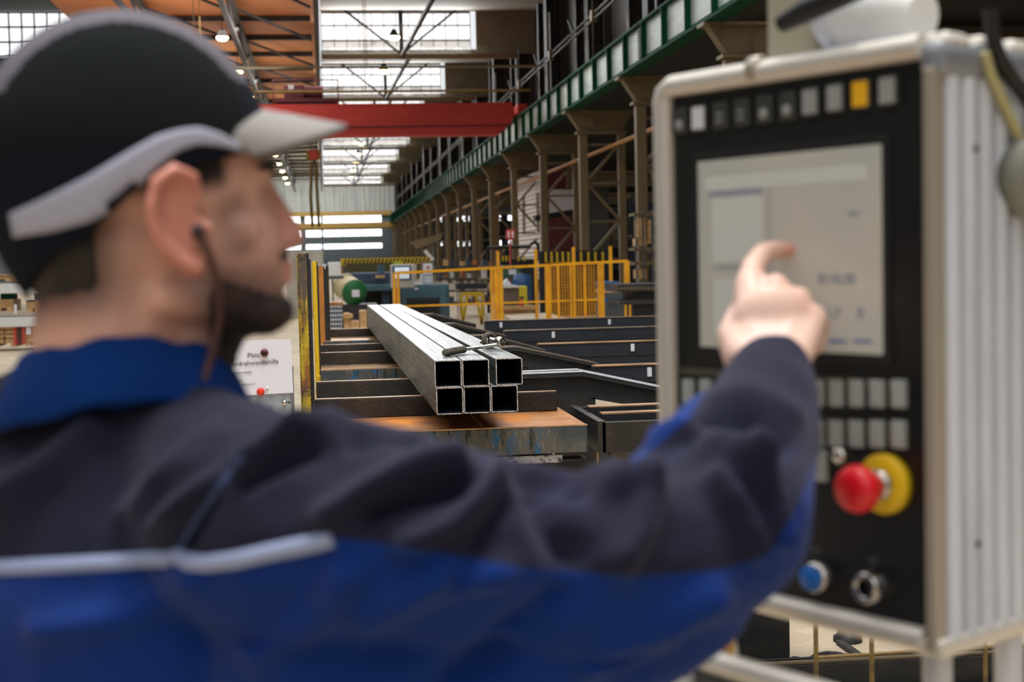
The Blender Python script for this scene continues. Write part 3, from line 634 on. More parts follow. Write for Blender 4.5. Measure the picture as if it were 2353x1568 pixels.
G().bar(at(1228, 502, 64), at(1330, 486, 64), .8, .25).build('canopy', m_blk2, cbn)
ah = thing('black_hose_arch', 'black hose arch in front of the white cabin', 'hose', (at(1230, 580, 44).x, 44, 0))
G().tube([at(1120, 570, 44), at(1218, 567, 44), at(1221, 560, 44), at(1228, 556, 44), at(1236, 562, 44), at(1238, 600, 44)], .05, 8).build('hose', m_blk2, ah)
G().cyl(at(1120, 570, 44), Vector((at(1120, 570, 44).x, 44, 0)), .05, n=8).build('post', m_blk2, ah)
# left: pallet shelving
ls = thing('pallet_shelf', 'pallet shelving with white shelf beams at the far left', 'shelf', (at(40, 790, 30).x, 30, 0))
for y0, y1 in ((655, 672), (733, 749)): pbox(G(), -120, y0, 118, y1, 30, .1).build('shelf_beam', m_white2, ls); pbox(G(), -120, y0, 118, y0+3, 30.1, 1).build('shelf_deck', m_tan, ls)
for x in (-100, 122): pbox(G(), x, 560, x+6, 800, 30, .1).build('upright', m_bluegrey, ls)
for i, (x0, x1, y0, y1, lab) in enumerate(((-60, 38, 750, 797, 'pale wooden crate on the floor, leftmost under the shelving'), (57, 118, 750, 795, 'pale wooden crate under the shelving, beside the red strap'), (-40, 30, 690, 716, 'low wooden crate on the middle shelf'), (-50, 26, 672-40, 646, 'small wooden crate on the top shelf'), (62, 112, 694, 718, 'right wooden crate on the middle shelf'))):
    t = thing('wooden_crate', lab, 'crate', (at(x0, y1, 30.1).x, 30.1, at(x0, y1, 30.1).z), 'wooden crates in the shelving')
    ph = 8 if y1-y0 > 20 else 4
    n = 4
    for k in range(n):
        ya = y0+(y1-ph-y0)*k/n; pbox(G(), x0, ya, x1, ya+(y1-ph-y0)/n-.6, 30.1, .8).build('plank', m_wood, t)
    for k in range(3): xa = x0+(x1-x0-14)*k/2; pbox(G(), xa, y1-ph, xa+14, y1, 30.1, .8).build('block', m_wood, t)
    if i < 2:
        for xx in (x0+(x1-x0)*.45, x0+(x1-x0)*.7): pbox(G(), xx, y0+8, xx+3, y0+15, 30.08, .03).build('slot', m_blk2, t); pbox(G(), xx, y0+22, xx+3, y0+36, 30.08, .03).build('slot', m_blk2, t)
        sx = x1-7 if i == 0 else x0-6
        pbox(G(), sx, y0+2, sx+6, y1-4, 30.05, .5).build('red_edge', m_red, t)
solo('paper_tag', 'small white paper tag on the crate beside the red strap', 'paper', pbox(G(), 60, 753, 72, 769, 30.04, .03), m_white)
solo('white_tag', 'narrow white sign hanging at the middle shelf', 'sign', pbox(G(), 32, 700, 39, 722, 30, .03), m_white)
solo('green_bin', 'dark green bin on the top shelf at the far left', 'bin', pbox(G(), 0, 675, 30, 696, 30.2, .5, c=.02), m_green)
solo('blue_box', 'dark blue box on the middle shelf at the far left', 'box', pbox(G(), 60, 690, 80, 712, 30.35, .4, c=.02), m_slate)
# crisp yellow bollard beside the collar
bo = thing('yellow_bollard', 'yellow sheet metal stand with dark brown cap behind the neck', 'bollard', (at(115, 800, 4.6).x, 4.6, 0))
a = at(106, 774, 4.6); b = at(150, 774, 4.6)
G().box((a.x, 4.6, 0), (b.x, 4.72, a.z)).build('body', m_yellow, bo); G().box((a.x-.004, 4.595, a.z), (b.x, 4.725, a.z+.012)).build('cap', m_darkbrown, bo)
# grey cabinet with paper notice and magnets
cbt = thing('grey_cabinet', 'light grey sheet metal cabinet left of the yellow post', 'cabinet', (at(600, 930, 3.9).x, 3.9, 0))
YB = 3.9
a = at(440, 902, YB); b = at(669, 905, YB)
g = G().cbox((a.x, YB, .0), (b.x, YB+.35, 1.31), .004); g.build('body', M('light_grey_sheet_metal', '9ea4ab', .45, .3, [('8e949b', 60, .45, .6, (1, 1, 1))]), cbt)
p = at(654, 926, YB); G().lathe([(0, -.006), (.005, -.006), (.008, 0)], p, (0, 1, 0), 12).build('screw', m_chrome, cbt)
p = at(665, 925, YB); G().lathe([(0, -.001), (.003, -.001), (.003, 0)], p, (0, 1, 0), 10).build('hole', m_blk2, cbt)
a = at(668, 780, YB-.004); b = at(674, 903, YB-.004); c0 = at(470, 914, YB-.004); d0 = at(470, 788, YB-.004)
pn = thing('paper_notice', 'white printed paper notice held on the grey cabinet by red magnets', 'notice', (b.x, YB-.004, b.z))
G().add([a, b, c0, d0]+[v+Vector((0, .003, 0)) for v in (a, b, c0, d0)], [(0, 1, 2, 3), (4, 5, 6, 7), (0, 1, 5, 4), (1, 2, 6, 5), (2, 3, 7, 6), (3, 0, 4, 7)]).build('sheet', m_white, pn)
def wr(s, x, y, hpx, al='LEFT'):
    p = at(x, y, YB-.006); text('lettering', s, hpx*1.38*YB/FPX, Matrix.Translation(p) @ Matrix.Rotation(-.023-.012, 4, 'Y') @ Matrix.Rotation(math.pi/2, 4, 'X'), m_ink, pn, al)
wr('Platz', 597, 820, 10.5, 'RIGHT'); wr('Rohrdrehwendehilfe', 640.5, 835, 10.5, 'RIGHT')
wr('Rohrdrehwendehilfen', 580, 857, 4.6, 'RIGHT'); wr('SBZs', 556, 877, 4.6, 'RIGHT'); wr('Schwei\u00dfpl\u00e4tze LT', 586, 884.5, 4.6, 'RIGHT'); wr('- LT', 556, 893, 4.6, 'RIGHT')
for x, y, m1, lab in ((607.5, 811, M('dark_red_magnet', '6e2620', .5), 'dark red ring magnet at the top of the paper notice'), (599, 900.5, M('bright_red_magnet', 'd8321e', .4), 'bright red magnet at the bottom of the paper notice')):
    p = at(x, y, YB-.005); t = thing('magnet', lab, 'magnet', p, 'red magnets')
    G().lathe([(.0, -.008), (.007, -.008), (.0105, -.005), (.0108, 0), (0, 0)], p, (0, 1, 0), 20).build('disc', m1, t)
    if y < 850: G().lathe([(0, -.0092), (.0066, -.0092), (.0066, -.0075)], p, (0, 1, 0), 16).build('insert', m_blk2, t)
p = at(614, 892, YB-.005); tag(G().lathe([(.0, -.006), (.003, -.006), (.0042, 0), (0, 0)], p, (0, 1, 0), 14).build('pin_magnet', m_white2), 'tiny white pin magnet beside the bright red magnet', 'magnet')

# ================================================================== THE RACK WITH THE TUBES
zS = 1.154                                           # support height = underside of the tubes
def beam(name, label, x0, x1, Y, z0, z1, dep=.025, mats=m_millscale, edge=True, group='dark cross bars carrying the tubes'):
    t = thing(name, label, 'beam', (x0, Y, z0), group)
    G().cbox((x0, Y, z0), (x1, Y+dep, z1), .003).build('bar', mats, t)
    if edge: G().box((x0+.002, Y+.001, z1), (x1-.002, Y+dep-.001, z1+.0012)).build('rubbed_edge', m_rubbed, t)
    return t
Xr = .775
for i, (Y, x0, x1, lab) in enumerate(((4.78, -.045, Xr, 'nearest dark cross bar, its rounded end right of the tubes'), (5.5, -.045, .7, 'second dark cross bar under the tubes'), (7.33, -.04, .7, 'third dark cross bar under the tubes'), (8.05, -.04, .7, 'fourth dark cross bar under the tubes'), (10.0, -.02, .7, 'farthest dark cross bar under the tube ends'))):
    t = beam('cross_bar', lab, x0, x1, Y, zS-.068, zS-.0015)
    if i == 0:                                       # small end block and weld beads
        G().box((x0+.005, Y-.002, zS-.066), (x0+.012, Y, zS-.004)).build('end_plate', m_millscale, t)
    g = G()
    for k in range(14): g.ball((x0+.02+k*.011+(k//7)*.33, Y-.002, zS-.068+.002), .004, 4)
    g.build('weld_bead', m_galv, t, kind='stuff')
    p = G().box((x0+.02, Y-.0012, zS-.045), (x0+.05, Y, zS-.035)) if i == 9 else None
# rusty table 1 (near) with worn blue front, platforms 2 and 3 further in
def platform(label, x0, x1, Y0, Y1, z, h, topm, frontm):
    t = thing('support_table', label, 'table', (x0, Y0, 0), 'steel support tables of the rack')
    G().cbox((x0, Y0, z-h), (x1, Y1, z-.003), .004).build('front_beam', frontm, t)
    G().box((x0+.003, Y0+.003, z-.003), (x1-.003, Y1-.003, z)).build('table_top', topm, t)
    G().box((x0, Y0-.001, z-.0035), (x1, Y0+.002, z+.001)).build('rubbed_edge', m_rubbed, t)
    G().box((x0, Y0+.02, z-h-.03), (x1, Y0+.09, z-h-.022)).box((x0, Y0+.045, z-h-.1), (x1, Y0+.055, z-h-.03)).box((x0, Y0+.02, z-h-.108), (x1, Y0+.09, z-h-.1)).build('lower_girder', m_millscale, t)
    G().box((x0+.12, Y0+.005, z-h-.029), (x1-.08, Y0+.022, z-h-.005)).build('chipped_strip', M('chipped_white_paint', '8e8a86', .6, 0, [('2f2d2c', 40, .5, .58, (1, 1, 1))]), t)
    for x in (x0+.1, x1-.12):
        G().box((x-.05, Y0+.02, 0), (x+.05, Y0+.12, z-h-.108)).build('leg', m_millscale, t)
    return t
zT = zS-.068-.0015
platform('near rusty-topped steel table with worn blue front under the tube ends', -.05, .80, 4.36, 4.93, zT, .088, m_rust, m_wornblue)
platform('second steel table with tan rubbed top, deeper in the rack', -.035, .7, 7.06, 7.5, zT, .075, m_rubbed, m_wornblue)
platform('third steel table at the far end of the tubes', -.02, .7, 9.55, 10.1, zT+.01, .06, m_rubbed, m_wornblue)
# galvanised square tubes
TL = 5.95; TW = .0795
def sqtube(label, x, y, z, rz=0):
    t = thing('square_tube', label, 'tube', (x, y, z), 'galvanised square tubes')
    out, inn = [], []
    for (cx, cz, a0) in ((TW-.004, TW-.004, 0), (.004, TW-.004, 90), (.004, .004, 180), (TW-.004, .004, 270)):
        for k in range(4):
            a = math.radians(a0+30*k); out.append((cx+.004*math.cos(a), cz+.004*math.sin(a)))
    for (cx, cz, a0) in ((TW-.0048, TW-.0048, 0), (.0048, TW-.0048, 90), (.0048, .0048, 180), (TW-.0048, .0048, 270)):
        for k in range(4):
            a = math.radians(a0+30*k); inn.append((cx+.0018*math.cos(a), cz+.0018*math.sin(a)))
    n = 16; g = G()
    vo = [(x+p, y, z+q) for p, q in out]+[(x+p, y+TL, z+q) for p, q in out]
    g.add(vo, [(i, (i+1) % n, n+(i+1) % n, n+i) for i in range(n)], 0)
    vi = [(x+p, y, z+q) for p, q in inn]+[(x+p, y+TL, z+q) for p, q in inn]
    g.add(vi, [(i, (i+1) % n, n+(i+1) % n, n+i) for i in range(n)], 1)
    for e in (0, n): g.add([vo[e+i] for i in range(n)]+[vi[e+i] for i in range(n)], [(i, (i+1) % n, n+(i+1) % n, n+i) for i in range(n)], 2)
    g.build('wall', [m_galv, m_tubein, m_cutedge], t)
    t.rotation_euler.z = rz
    return t
x0 = .3135; y0 = 4.15
for i, nm in enumerate(('left', 'middle', 'right')):
    sqtube('%s tube in the bottom layer' % nm, x0+i*.0815, y0+.004*i, zS, .0035*(1-i*.3))
for i, nm in enumerate(('left', 'middle')):
    sqtube('%s tube in the top layer%s' % (nm, ', wrench grip on it' if i == 0 else ''), x0-.003+i*.0815, y0, zS+TW+.0006, .0035-.001*i)
sqtube('right tube in the top layer, shifted right under the wrench head', x0+.179, y0+.012, zS+TW+.0006, .0075)
# ratchet wrench on top
zt = zS+2*TW+.0012
wn = thing('ratchet_wrench', 'chrome ratchet wrench with knurled grip lying on the top tubes', 'wrench', (0, 0, 0))
A = atz(1022, 811, zt+.011); B = atz(1067, 803, zt+.013); D = atz(1141, 793, zt+.022)
dr = (B-A).normalized()
prof = [(0, 0), (.008, 0), (.011, .002), (.0115, .006)]
L_ = (B-A).length
for k in range(14): prof += [(.0118, .008+k*(L_-.014)/14), (.0106, .008+(k+.5)*(L_-.014)/14)]
prof += [(.0118, L_-.005), (.008, L_)]
G().lathe(prof, A, dr, 18).build('grip', m_knurl, wn)
G().tube([B, B+(D-B)*.5, D], [.0058, .0052, .0066], 12).build('shaft', m_chrome, wn)
hd = atz(1149, 786, zt+.022)
axh = Vector((-.45, .88, .05)).normalized()
G().lathe([(.0, -.011), (.012, -.012), (.0165, -.008), (.0175, 0), (.0165, .01), (.012, .014), (0, .014)], hd, axh, 8).build('head', m_chrome, wn)
G().lathe([(.0, -.013), (.009, -.0135), (.0105, -.0115)], hd, axh, 20).build('ring', m_knurl, wn)
G().bar(hd-axh*.013+Vector((-.009, 0, -.006)), hd-axh*.013+Vector((-.004, 0, .008)), .004, .004).build('direction_lever', m_blk2, wn)
G().lathe([(.007, .014), (.0105, .016), (.0105, .04), (.013, .044), (.013, .05), (0, .05)], hd, axh, 14).build('socket', m_chrome, wn)
# star shaped chuck ring with three studs behind the head
ck = thing('chuck_ring', 'dull ring-shaped chuck with steel studs on the wrench socket', 'tool', hd)
c = hd+axh*.062
G().lathe([(.019, -.008), (.0265, -.008), (.027, -.006), (.027, .006), (.0265, .008), (.019, .008), (.019, -.008)], c, axh, 26).build('ring', m_knurl, ck)
G().lathe([(0, -.004), (.019, -.005), (.019, .005), (0, .004)], c, axh, 20).build('hub', m_chrome, ck)
xx = axh.orthogonal().normalized(); yy = axh.cross(xx)
for k in range(3):
    a = 2.1*k+.6; o_ = c+(xx*math.cos(a)+yy*math.sin(a))*.011
    G().cyl(o_-axh*.014, o_+axh*(.045 if k < 2 else .03), .0052, n=10).build('stud', m_chrome, ck)
# yellow end posts left of the rack
for i, (x0p, x1p, y_t, y_b, Y, mt, lab) in enumerate(((681, 713, 583, 1100, 4.72, m_rustyellow, 'nearest end post, rusty yellow with bare top'), (716, 731, 601, 868, 7.2, m_yell2, 'second end post, bright chipped yellow'), (729, 748, 612, 800, 9.6, m_orangepost, 'third end post, orange brown'))):
    a = at(x0p, y_t, Y); b = at(x1p, y_t, Y); W = b.x-a.x
    t = thing('end_post', lab, 'post', (a.x, Y, 0), 'end posts along the left of the rack')
    G().cbox((a.x+.004, Y, 0), (a.x+W*.72, Y+.012, a.z), .002).build('front_flange', mt, t)
    G().box((a.x+W*.72, Y+.003, 0), (a.x+W*.86, Y+.09, a.z)).build('web', m_millscale, t)
    G().cbox((a.x, Y+.01, 0), (a.x+.006, Y+.04, a.z-.004), .001).build('edge_strip', mt, t)
    G().box((a.x+W*.86, Y+.01, 0), (a.x+W, Y+.03, a.z-.02)).build('rear_flange', m_dark, t)
    if i == 0: G().prism([(a.x+.004, Y-.0015, a.z-.001)]+[(a.x+.004+(W*.72-.004)*k/14, Y-.0015, a.z-.115-.06*abs(math.sin(k*1.9))-.03*math.sin(k*.9)-.03*(k == 14)) for k in range(15)]+[(a.x+W*.72, Y-.0015, a.z-.001)], (0, .0015, 0)).build('bare_top', M('bare_dark_top', '5d5148', .5, .4, [('8a6a3a', 40, .52, .62, (1, 1, 1)), ('35302c', 14, .5, .62, (1, 1, 1))]), t)
    if i == 1: G().cbox(at(729, 864, 7.15), at(741, 876, 7.15)+Vector((0, .06, 0)), .002).build('foot_block', mt, t)
    if i == 2: G().box((b.x, Y+.02, 0), (b.x+.02, Y+.1, a.z)).build('rear_flange', m_millscale, t)

m_brownedge = M('dull_brown_edge', '7d6c5a', .5, .3, [('54483c', 20, .5, .65, (.4, 1, 1))])
# sloping kick-out arms right of the tubes
for i, (Y, xb, xe, drop) in enumerate(((5.08, .92, 1.42, .115), (6.7, .9, 1.29, .09), (7.85, .9, 1.21, .09), (9.5, .86, 1.2, .09), (11.4, .86, 1.2, .09))):
    t = thing('sloping_arm', 'dark sloping discharge arm right of the tubes, %s' % ORD[i], 'arm', (.65, Y, 0), 'sloping arms right of the tubes')
    zt_ = 1.19 if i else 1.193
    for k, dy in enumerate((0, .1)):
        G().prism([(.64, Y+dy, zt_), (xb, Y+dy, zt_+.002), (xe, Y+dy, zt_-drop), (xe, Y+dy, zt_-drop-.004), (xb, Y+dy, zt_-.002), (.64, Y+dy, zt_-.004)], (0, .025, 0)).build('slide_rail', m_alu if i == 0 else m_brownedge, t)
        G().prism([(.64, Y+dy+.002, zt_-.004), (xb, Y+dy+.002, zt_-.002), (xe, Y+dy+.002, zt_-drop-.004), (xe, Y+dy+.002, zt_-drop-.018), (xb, Y+dy+.002, zt_-.018), (.64, Y+dy+.002, zt_-.02)], (0, .02, 0)).build('rail_body', m_dark, t)
    G().prism([(.66, Y+.03, zt_-.02), (xb, Y+.03, zt_-.018), (xe, Y+.03, zt_-drop-.016), (xe, Y+.03, zt_-drop-.085), (xb+.02, Y+.03, zt_-.1), (.66, Y+.03, zt_-.1)], (0, .07, 0)).build('web', m_dark, t)
    G().box((xb-.09, Y+.03, 0), (xb+.05, Y+.13, zt_-.1)).build('leg', m_millscale, t)
solo('drive_frame', 'dark box frame under the nearest sloping arm', 'frame', G().box((.66, 5.25, 0), (.76, 5.6, 1.06)).box((.66, 5.25, .75), (.8, 5.6, 1.06)), m_beam)
# storage bed beams further right
for i, (Y, xs, z, h, lab) in enumerate(((11.5, 1.28, 1.115, .2, 'farthest navy black storage beam'), (9.75, 1.22, 1.115, .2, 'fourth navy black storage beam'), (8.1, 1.21, 1.115, .17, 'third navy black storage beam'), (6.5, 1.23, 1.10, .1, 'second navy black storage beam'))):
    t = thing('storage_beam', lab, 'beam', (xs, Y, 0), 'navy black beams of the storage bed')
    G().cbox((xs, Y, z-h), (xs+5, Y+.08, z), .004).build('beam', m_beam, t)
    G().box((xs, Y-.01, z), (xs+5, Y+.045, z+.006)).build('wear_strip', m_rubbed if i > 1 else m_brownedge, t)
    G().box((xs, Y-.012, z-.075), (xs+5, Y-.001, z-.069)).build('ledge', m_dark, t)
    for k in range(7):
        x = xs+.12+k*.9+(.21*i % .5); G().cbox((x, Y-.012, z-.055), (x+.022, Y, z-.012), .002).build('clip', m_alu, t)
    for x in (xs+.2, xs+2.2, xs+4.5): G().box((x, Y, 0), (x+.12, Y+.1, z-h)).build('leg', m_beam, t)
    if i < 3: G().box((xs, Y+.02, z-h-.13), (xs+5, Y+.06, z-h-.03)).build('lower_rail', m_beam, t)
nb_ = thing('near_storage_frame', 'nearest dark box frame with two rubbed top strips', 'frame', (.86, 4.45, 0))
a = at(1337, 945, 4.75)
G().box((.86, 4.42, .985), (2.6, 4.46, 1.08)).box((.845, 4.42, .985), (.87, 4.95, 1.085)).box((.86, 4.9, .99), (2.6, 4.95, 1.08)).build('box_frame', m_millscale, nb_)
G().box((.865, 4.46, .99), (2.6, 4.9, 1.03)).build('floor_plate', m_blk2, nb_)
for Y in (4.5, 4.72): G().box((.875, Y, 1.06), (2.6, Y+.05, 1.098)).build('strip_base', m_blk2, nb_); G().box((.875, Y, 1.098), (2.6, Y+.05, 1.102)).build('wear_strip', m_rubbed, nb_)
for x in (.88, 2.45): G().box((x, 4.5, 0), (x+.1, 4.6, .985)).build('leg', m_wornblue, nb_)
# dark machine plinth that closes the view under the rack
solo('machine_plinth', 'low dark machine plinth under the right end of the rack', 'machine', G().box((.95, 5.6, 0), (1.3, 5.95, .93)).box((.92, 5.55, .93), (1.35, 6.0, .97)), m_beam)
solo('steel_strip', 'rubbed tan steel strip lying under the sloping arm', 'strip', G().bar(Vector((.95, 5.35, .985)), Vector((1.75, 5.5, 1.0)), .08, .015).box((1.3, 5.4, 0), (1.34, 5.44, .98)).box((1.0, 5.34, 0), (1.04, 5.38, .98)), m_rubbed)
# floor rails, debris and mesh at the bottom right
fr_ = thing('floor_rail', 'dark double steel rail lying on the floor at the bottom right', 'rail', (1, 5.4, 0))
a = atz(1800, 1531, .1); b = atz(2420, 1499, .1)
dn = (b-a).normalized(); pn_ = Vector((-dn.y, dn.x, 0))
for k, o_ in enumerate((0, .09)):
    G().bar(Vector((a.x, a.y, .05))+pn_*o_-dn*.8, Vector((b.x, b.y, .05))+pn_*o_+dn*1.2, .02, .1).build('flange', m_dark, fr_)
G().bar(Vector((a.x, a.y, .005))+pn_*.045-dn*.8, Vector((b.x, b.y, .005))+pn_*.045+dn*1.2, .16, .01).build('foot', m_dark, fr_)
G().bar(Vector((a.x, a.y, .105))+pn_*.02-dn*.8, Vector((b.x, b.y, .105))+pn_*.02+dn*1.2, .03, .008).build('top_strip', m_tan, fr_)
mb_ = thing('machine_block', 'black machine block edge left of the floor rail', 'machine', (1, 5.6, 0))
c0 = atz(1811, 1528, .0); G().box((c0.x-.5, c0.y, 0), (c0.x, c0.y+1.2, .34)).build('body', m_blk2, mb_)
G().box((c0.x-.5, c0.y-.01, 0), (c0.x+.004, c0.y, .345)).build('edge_plate', m_dark, mb_)
g = G(); pts = [atz(1856, 1521, .01), atz(1875, 1508, .012), atz(1900, 1503, .012), atz(1925, 1505, .012), atz(1966, 1515, .01)]
solo('steel_strap', 'curved dark steel strap lying on the floor', 'strap', g.tube(pts, .012, 8), m_blk2)
solo('flat_bar', 'short dark flat bar lying beside the curved strap', 'bar', G().bar(atz(1929, 1476, .01), atz(1985, 1517, .01), .03, .02), m_dark)
p = atz(1948, 1474, 0); solo('floor_bolt', 'round dark bolt head standing on the floor', 'bolt', G().lathe([(0, .05), (.04, .05), (.045, .03), (.06, .02), (.06, 0)], p, (0, 0, 1), 14), m_dark)
p = atz(1828, 1523, 0); solo('nut', 'tiny dark nut on the floor beside the machine base', 'nut', G().cyl(p, p+Vector((0, 0, .02)), .02, n=6), m_dark)
mf = thing('wire_fence', 'rusty wire mesh fence behind the pendant at the bottom right', 'fence', (.6, 2.6, 0))
Ym = 2.55
xs = [at(x, 1500, Ym).x for x in (1875, 2003, 2135, 2264, 2392, 2520, 2650)]
m_mesh = M('rusty_mesh_wire', '7a6236', .6, .3, [('5a4a30', 30, .45, .6, (1, 1, 1))])
for x in xs: G().cyl((x, Ym, 0), (x, Ym, 1.35), .0045, n=6).build('wire', m_mesh, mf)
for z in [at(1900, 1510, Ym).z+k*.16 for k in range(-5, 3)]: G().cyl((xs[0], Ym, z), (xs[-1], Ym, z), .0035, n=6).build('wire', m_mesh, mf)
# ================================================================== OPERATOR PANEL
O_ = atd(1528, 1350, 1.4144); BR_ = atd(2150, 1495, 1.1603)
PX_ = (BR_-O_); PX_.z = 0; PWD = PX_.length; PX_.normalize(); PZ_ = Vector((0, 0, 1)); PY_ = PZ_.cross(PX_)
def pan(x, y, off=0.):
    d = ray(x, y); o = O_+PY_*off; t = (o-CAM).dot(PY_)/d.dot(PY_); q = CAM+d*t-O_
    return Vector((q.dot(PX_), off, q.z))
def mount(t): t.matrix_world = Matrix.Translation(O_) @ Matrix((PX_, PY_, PZ_)).transposed().to_4x4()
PH = .5; DP = .26
pd = thing('operator_panel', 'black operator panel with screen and keys in a ribbed aluminium housing', 'control panel', (0, 0, 0))
G().cbox((.012, .006, .012), (PWD-.006, .02, PH-.012), .004).build('front_plate', m_black, pd)
G().box((.008, .02, .008), (PWD-.004, DP, PH-.008)).build('housing', m_alu, pd)
for k in range(11):
    y = .014+k*.0222
    G().tube([(PWD, y+.007, .01), (PWD, y+.007, PH-.032)], [.0088, .0088], 14).build('rib', m_alu, pd)
def fbar(name, a, b, r, par, mt=m_aluw): return G().tube([a, Vector(a)*.5+Vector(b)*.5, b], r, 14).build(name, mt, par)
r_ = .0105
G().tube([(PWD-.01, .002, PH-.008), (.02, .002, PH-.008), (.011, .002, PH-.013), (.008, .002, PH-.022), (.008, .002, .02), (.011, .002, .011), (.02, .002, .008), (PWD-.01, .002, .008)], r_, 14).build('front_frame', m_aluw, pd)
G().cbox((PWD-.007, -.005, 0), (PWD+.004, .012, PH-.025), .003).build('corner_profile', M('warm_aluminium', 'a79c8c', .4, .3), pd)
G().cbox((PWD-.013, -.003, PH-.034), (PWD+.01, DP, PH-.004), .009).build('corner_casting', M('grey_casting', '8d8f96', .45, .4), pd)
for k in range(4): G().cbox((PWD-.06, .01+k*.045, PH-.014), (PWD+.008, .045+k*.045, PH+.004), .008).build('top_cap', m_aluw, pd)
G().cbox((PWD-.02, -.004, -.004), (PWD+.009, DP, .012), .005).build('bottom_casting', m_aluw, pd)
# screen
c1 = pan(1603, 372, .004); c2 = pan(2030, 817, .004)
sx0, sx1, sz0, sz1 = c1.x, c2.x, c2.z, c1.z
sc_ = G().cbox((sx0, .0035, sz0), (sx1, .008, sz1), .001).build('screen', M('screen_glow', '97958c', .25, 0, [('a1998c', 2, .45, .6, (1, 1, 1))], es=.36), pd)
G().cbox((sx0-.008, .004, sz0-.008), (sx1+.008, .0065, sz1+.008), .001).build('screen_surround', m_blk2, pd)
m_ui1 = M('screen_dark_line', '74747a', .3, es=.45); m_ui2 = M('screen_blue_digits', '42596e', .3, es=.3); m_ui3 = M('screen_blue_bar', '2a4a80', .3, es=.35); m_ui4 = M('screen_light_field', 'a5a39a', .3, es=.4)
def ui(nm, x0, y0, x1, y1, mt, off=.0032):
    a = pan(x0, y0, off); b = pan(x1, y1, off); G().box((a.x, off, b.z), (b.x, off+.0003, (a.z))).build(nm, mt, sc_)
ui('title_bar', 1630, 440, 1752, 446, m_ui1); ui('divider', 1765, 430, 1771, 640, m_ui1)
ui('field', 1635, 456, 1752, 600, m_ui4); ui('field', 1640, 640, 1700, 770, m_ui4)
ui('divider', 1620, 408, 1990, 412, m_ui4); ui('divider', 1640, 612, 1750, 617, m_ui1)
ui('mark', 1950, 487, 1975, 496, m_ui1)
ui('softkey', 1903, 781, 1944, 789, m_ui3); ui('softkey', 1960, 781, 2003, 789, m_ui3)
def ptext(s, x, y, size, mt, par):
    p = pan(x, y, .003); text('digits', s, size, Matrix.Translation(p) @ Matrix.Rotation(math.pi/2, 4, 'X'), mt, par)
ptext('0110,30', 1880, 652, .0125, m_ui2, sc_); ptext('41,7', 1886, 730, .0125, m_ui2, sc_); ptext('0', 1970, 730, .0125, m_ui2, sc_)
# top row of keys
m_key = M('dim_grey_key', '3a3a37', .5); m_keyl = M('light_grey_key', '9a9a96', .5); m_keyw = M('white_key', 'dcdadc', .5); m_keyy = M('yellow_key', 'f0b414', .45)
tops = [(1568, 279, 0), (1613, 272, 2), (1661, 266, 0), (1710, 259, 0), (1762, 252, 0), (1815, 244, 0), (1869, 235, 1), (1926, 226, 1), (1985, 217, 3), (2047, 209, 1)]
for i, (x, y, k) in enumerate(tops):
    p = pan(x, y, .006)
    kk = G().cbox((p.x-.0095, .001, p.z-.0125), (p.x+.0095, .007, p.z+.0125), .0015).build('key', m_key, pd, label=['dim key with a pale symbol', 'light grey key', 'bright white key', 'yellow key'][k] )
    if k: G().cbox((p.x-.0078, -.0004, p.z-.0105), (p.x+.0078, .002, p.z+.0105), .0008).build('key_cap', [None, m_keyl, m_keyw, m_keyy][k], kk)
    elif i in (0, 4, 5): G().lathe([(0, -.0006), (.005, -.0006), (.005, .001)], (p.x, .001, p.z-.004), (0, 1, 0), 14).build('symbol', m_keyl, kk)
    else: G().box((p.x-.004, .0004, p.z-.006), (p.x+.004, .001, p.z-.004)).box((p.x-.004, .0004, p.z), (p.x+.004, .001, p.z+.002)).build('symbol', m_keyl, kk)
# keypad strips
m_strip = M('brown_grey_strip', '4b453b', .6); m_kl = M('pale_keypad_key', 'a3a69f', .5)
for (ya, yb) in ((850, 868), (955, 968)):
    a = pan(1562, ya+10, .0045); b = pan(2088, yb+10, .0045); G().box((a.x, .0045, b.z), (b.x, .0062, a.z)).build('key_strip', m_strip, pd)
for row, y in enumerate((905, 998)):
    for j, x in enumerate((1581, 1621, 1662, 1704, 1746, 1789, 1833, 1877, 1921, 1967, 2015, 2065)):
        p = pan(x, y+(x-2000)*.012, .003); G().cbox((p.x-.0068, .001, p.z-.0115), (p.x+.0068, .007, p.z+.0115), .001).build('key', m_kl, pd)
p = pan(1880, 1070, .003); G().cbox((p.x-.009, .001, p.z-.014), (p.x+.009, .007, p.z+.014), .001).build('key', m_kl, pd)
p = pan(1935, 1047, .003); G().lathe([(0, -.006), (.006, -.005), (.0075, -.001), (.0075, .006)], (p.x, 0, p.z), (0, 1, 0), 18).build('round_button', m_chrome, pd, label='small chrome button')
# emergency stop
p = pan(2030, 1113, .0)
es_ = G().lathe([(.009, -.004), (.024, -.004), (.0255, -.002), (.0255, .006), (0, .006)], (p.x, 0, p.z), (0, 1, 0), 32).build('emergency_stop', M('yellow_disc', 'e0b70c', .45), pd, label='yellow disc of the red emergency stop button')
G().lathe([(.0, -.012), (.0125, -.012), (.0135, -.004), (.0135, 0)], (p.x, 0, p.z), (0, 1, 0), 24).build('collar', m_chrome, es_)
G().lathe([(0, -.047), (.011, -.0465), (.018, -.042), (.0202, -.036), (.0198, -.030), (.0155, -.023), (.0118, -.018), (.011, -.012), (0, -.01)], (p.x, 0, p.z), (0, 1, 0), 32).build('mushroom_head', M('stop_red', 'd40a1c', .4), es_)
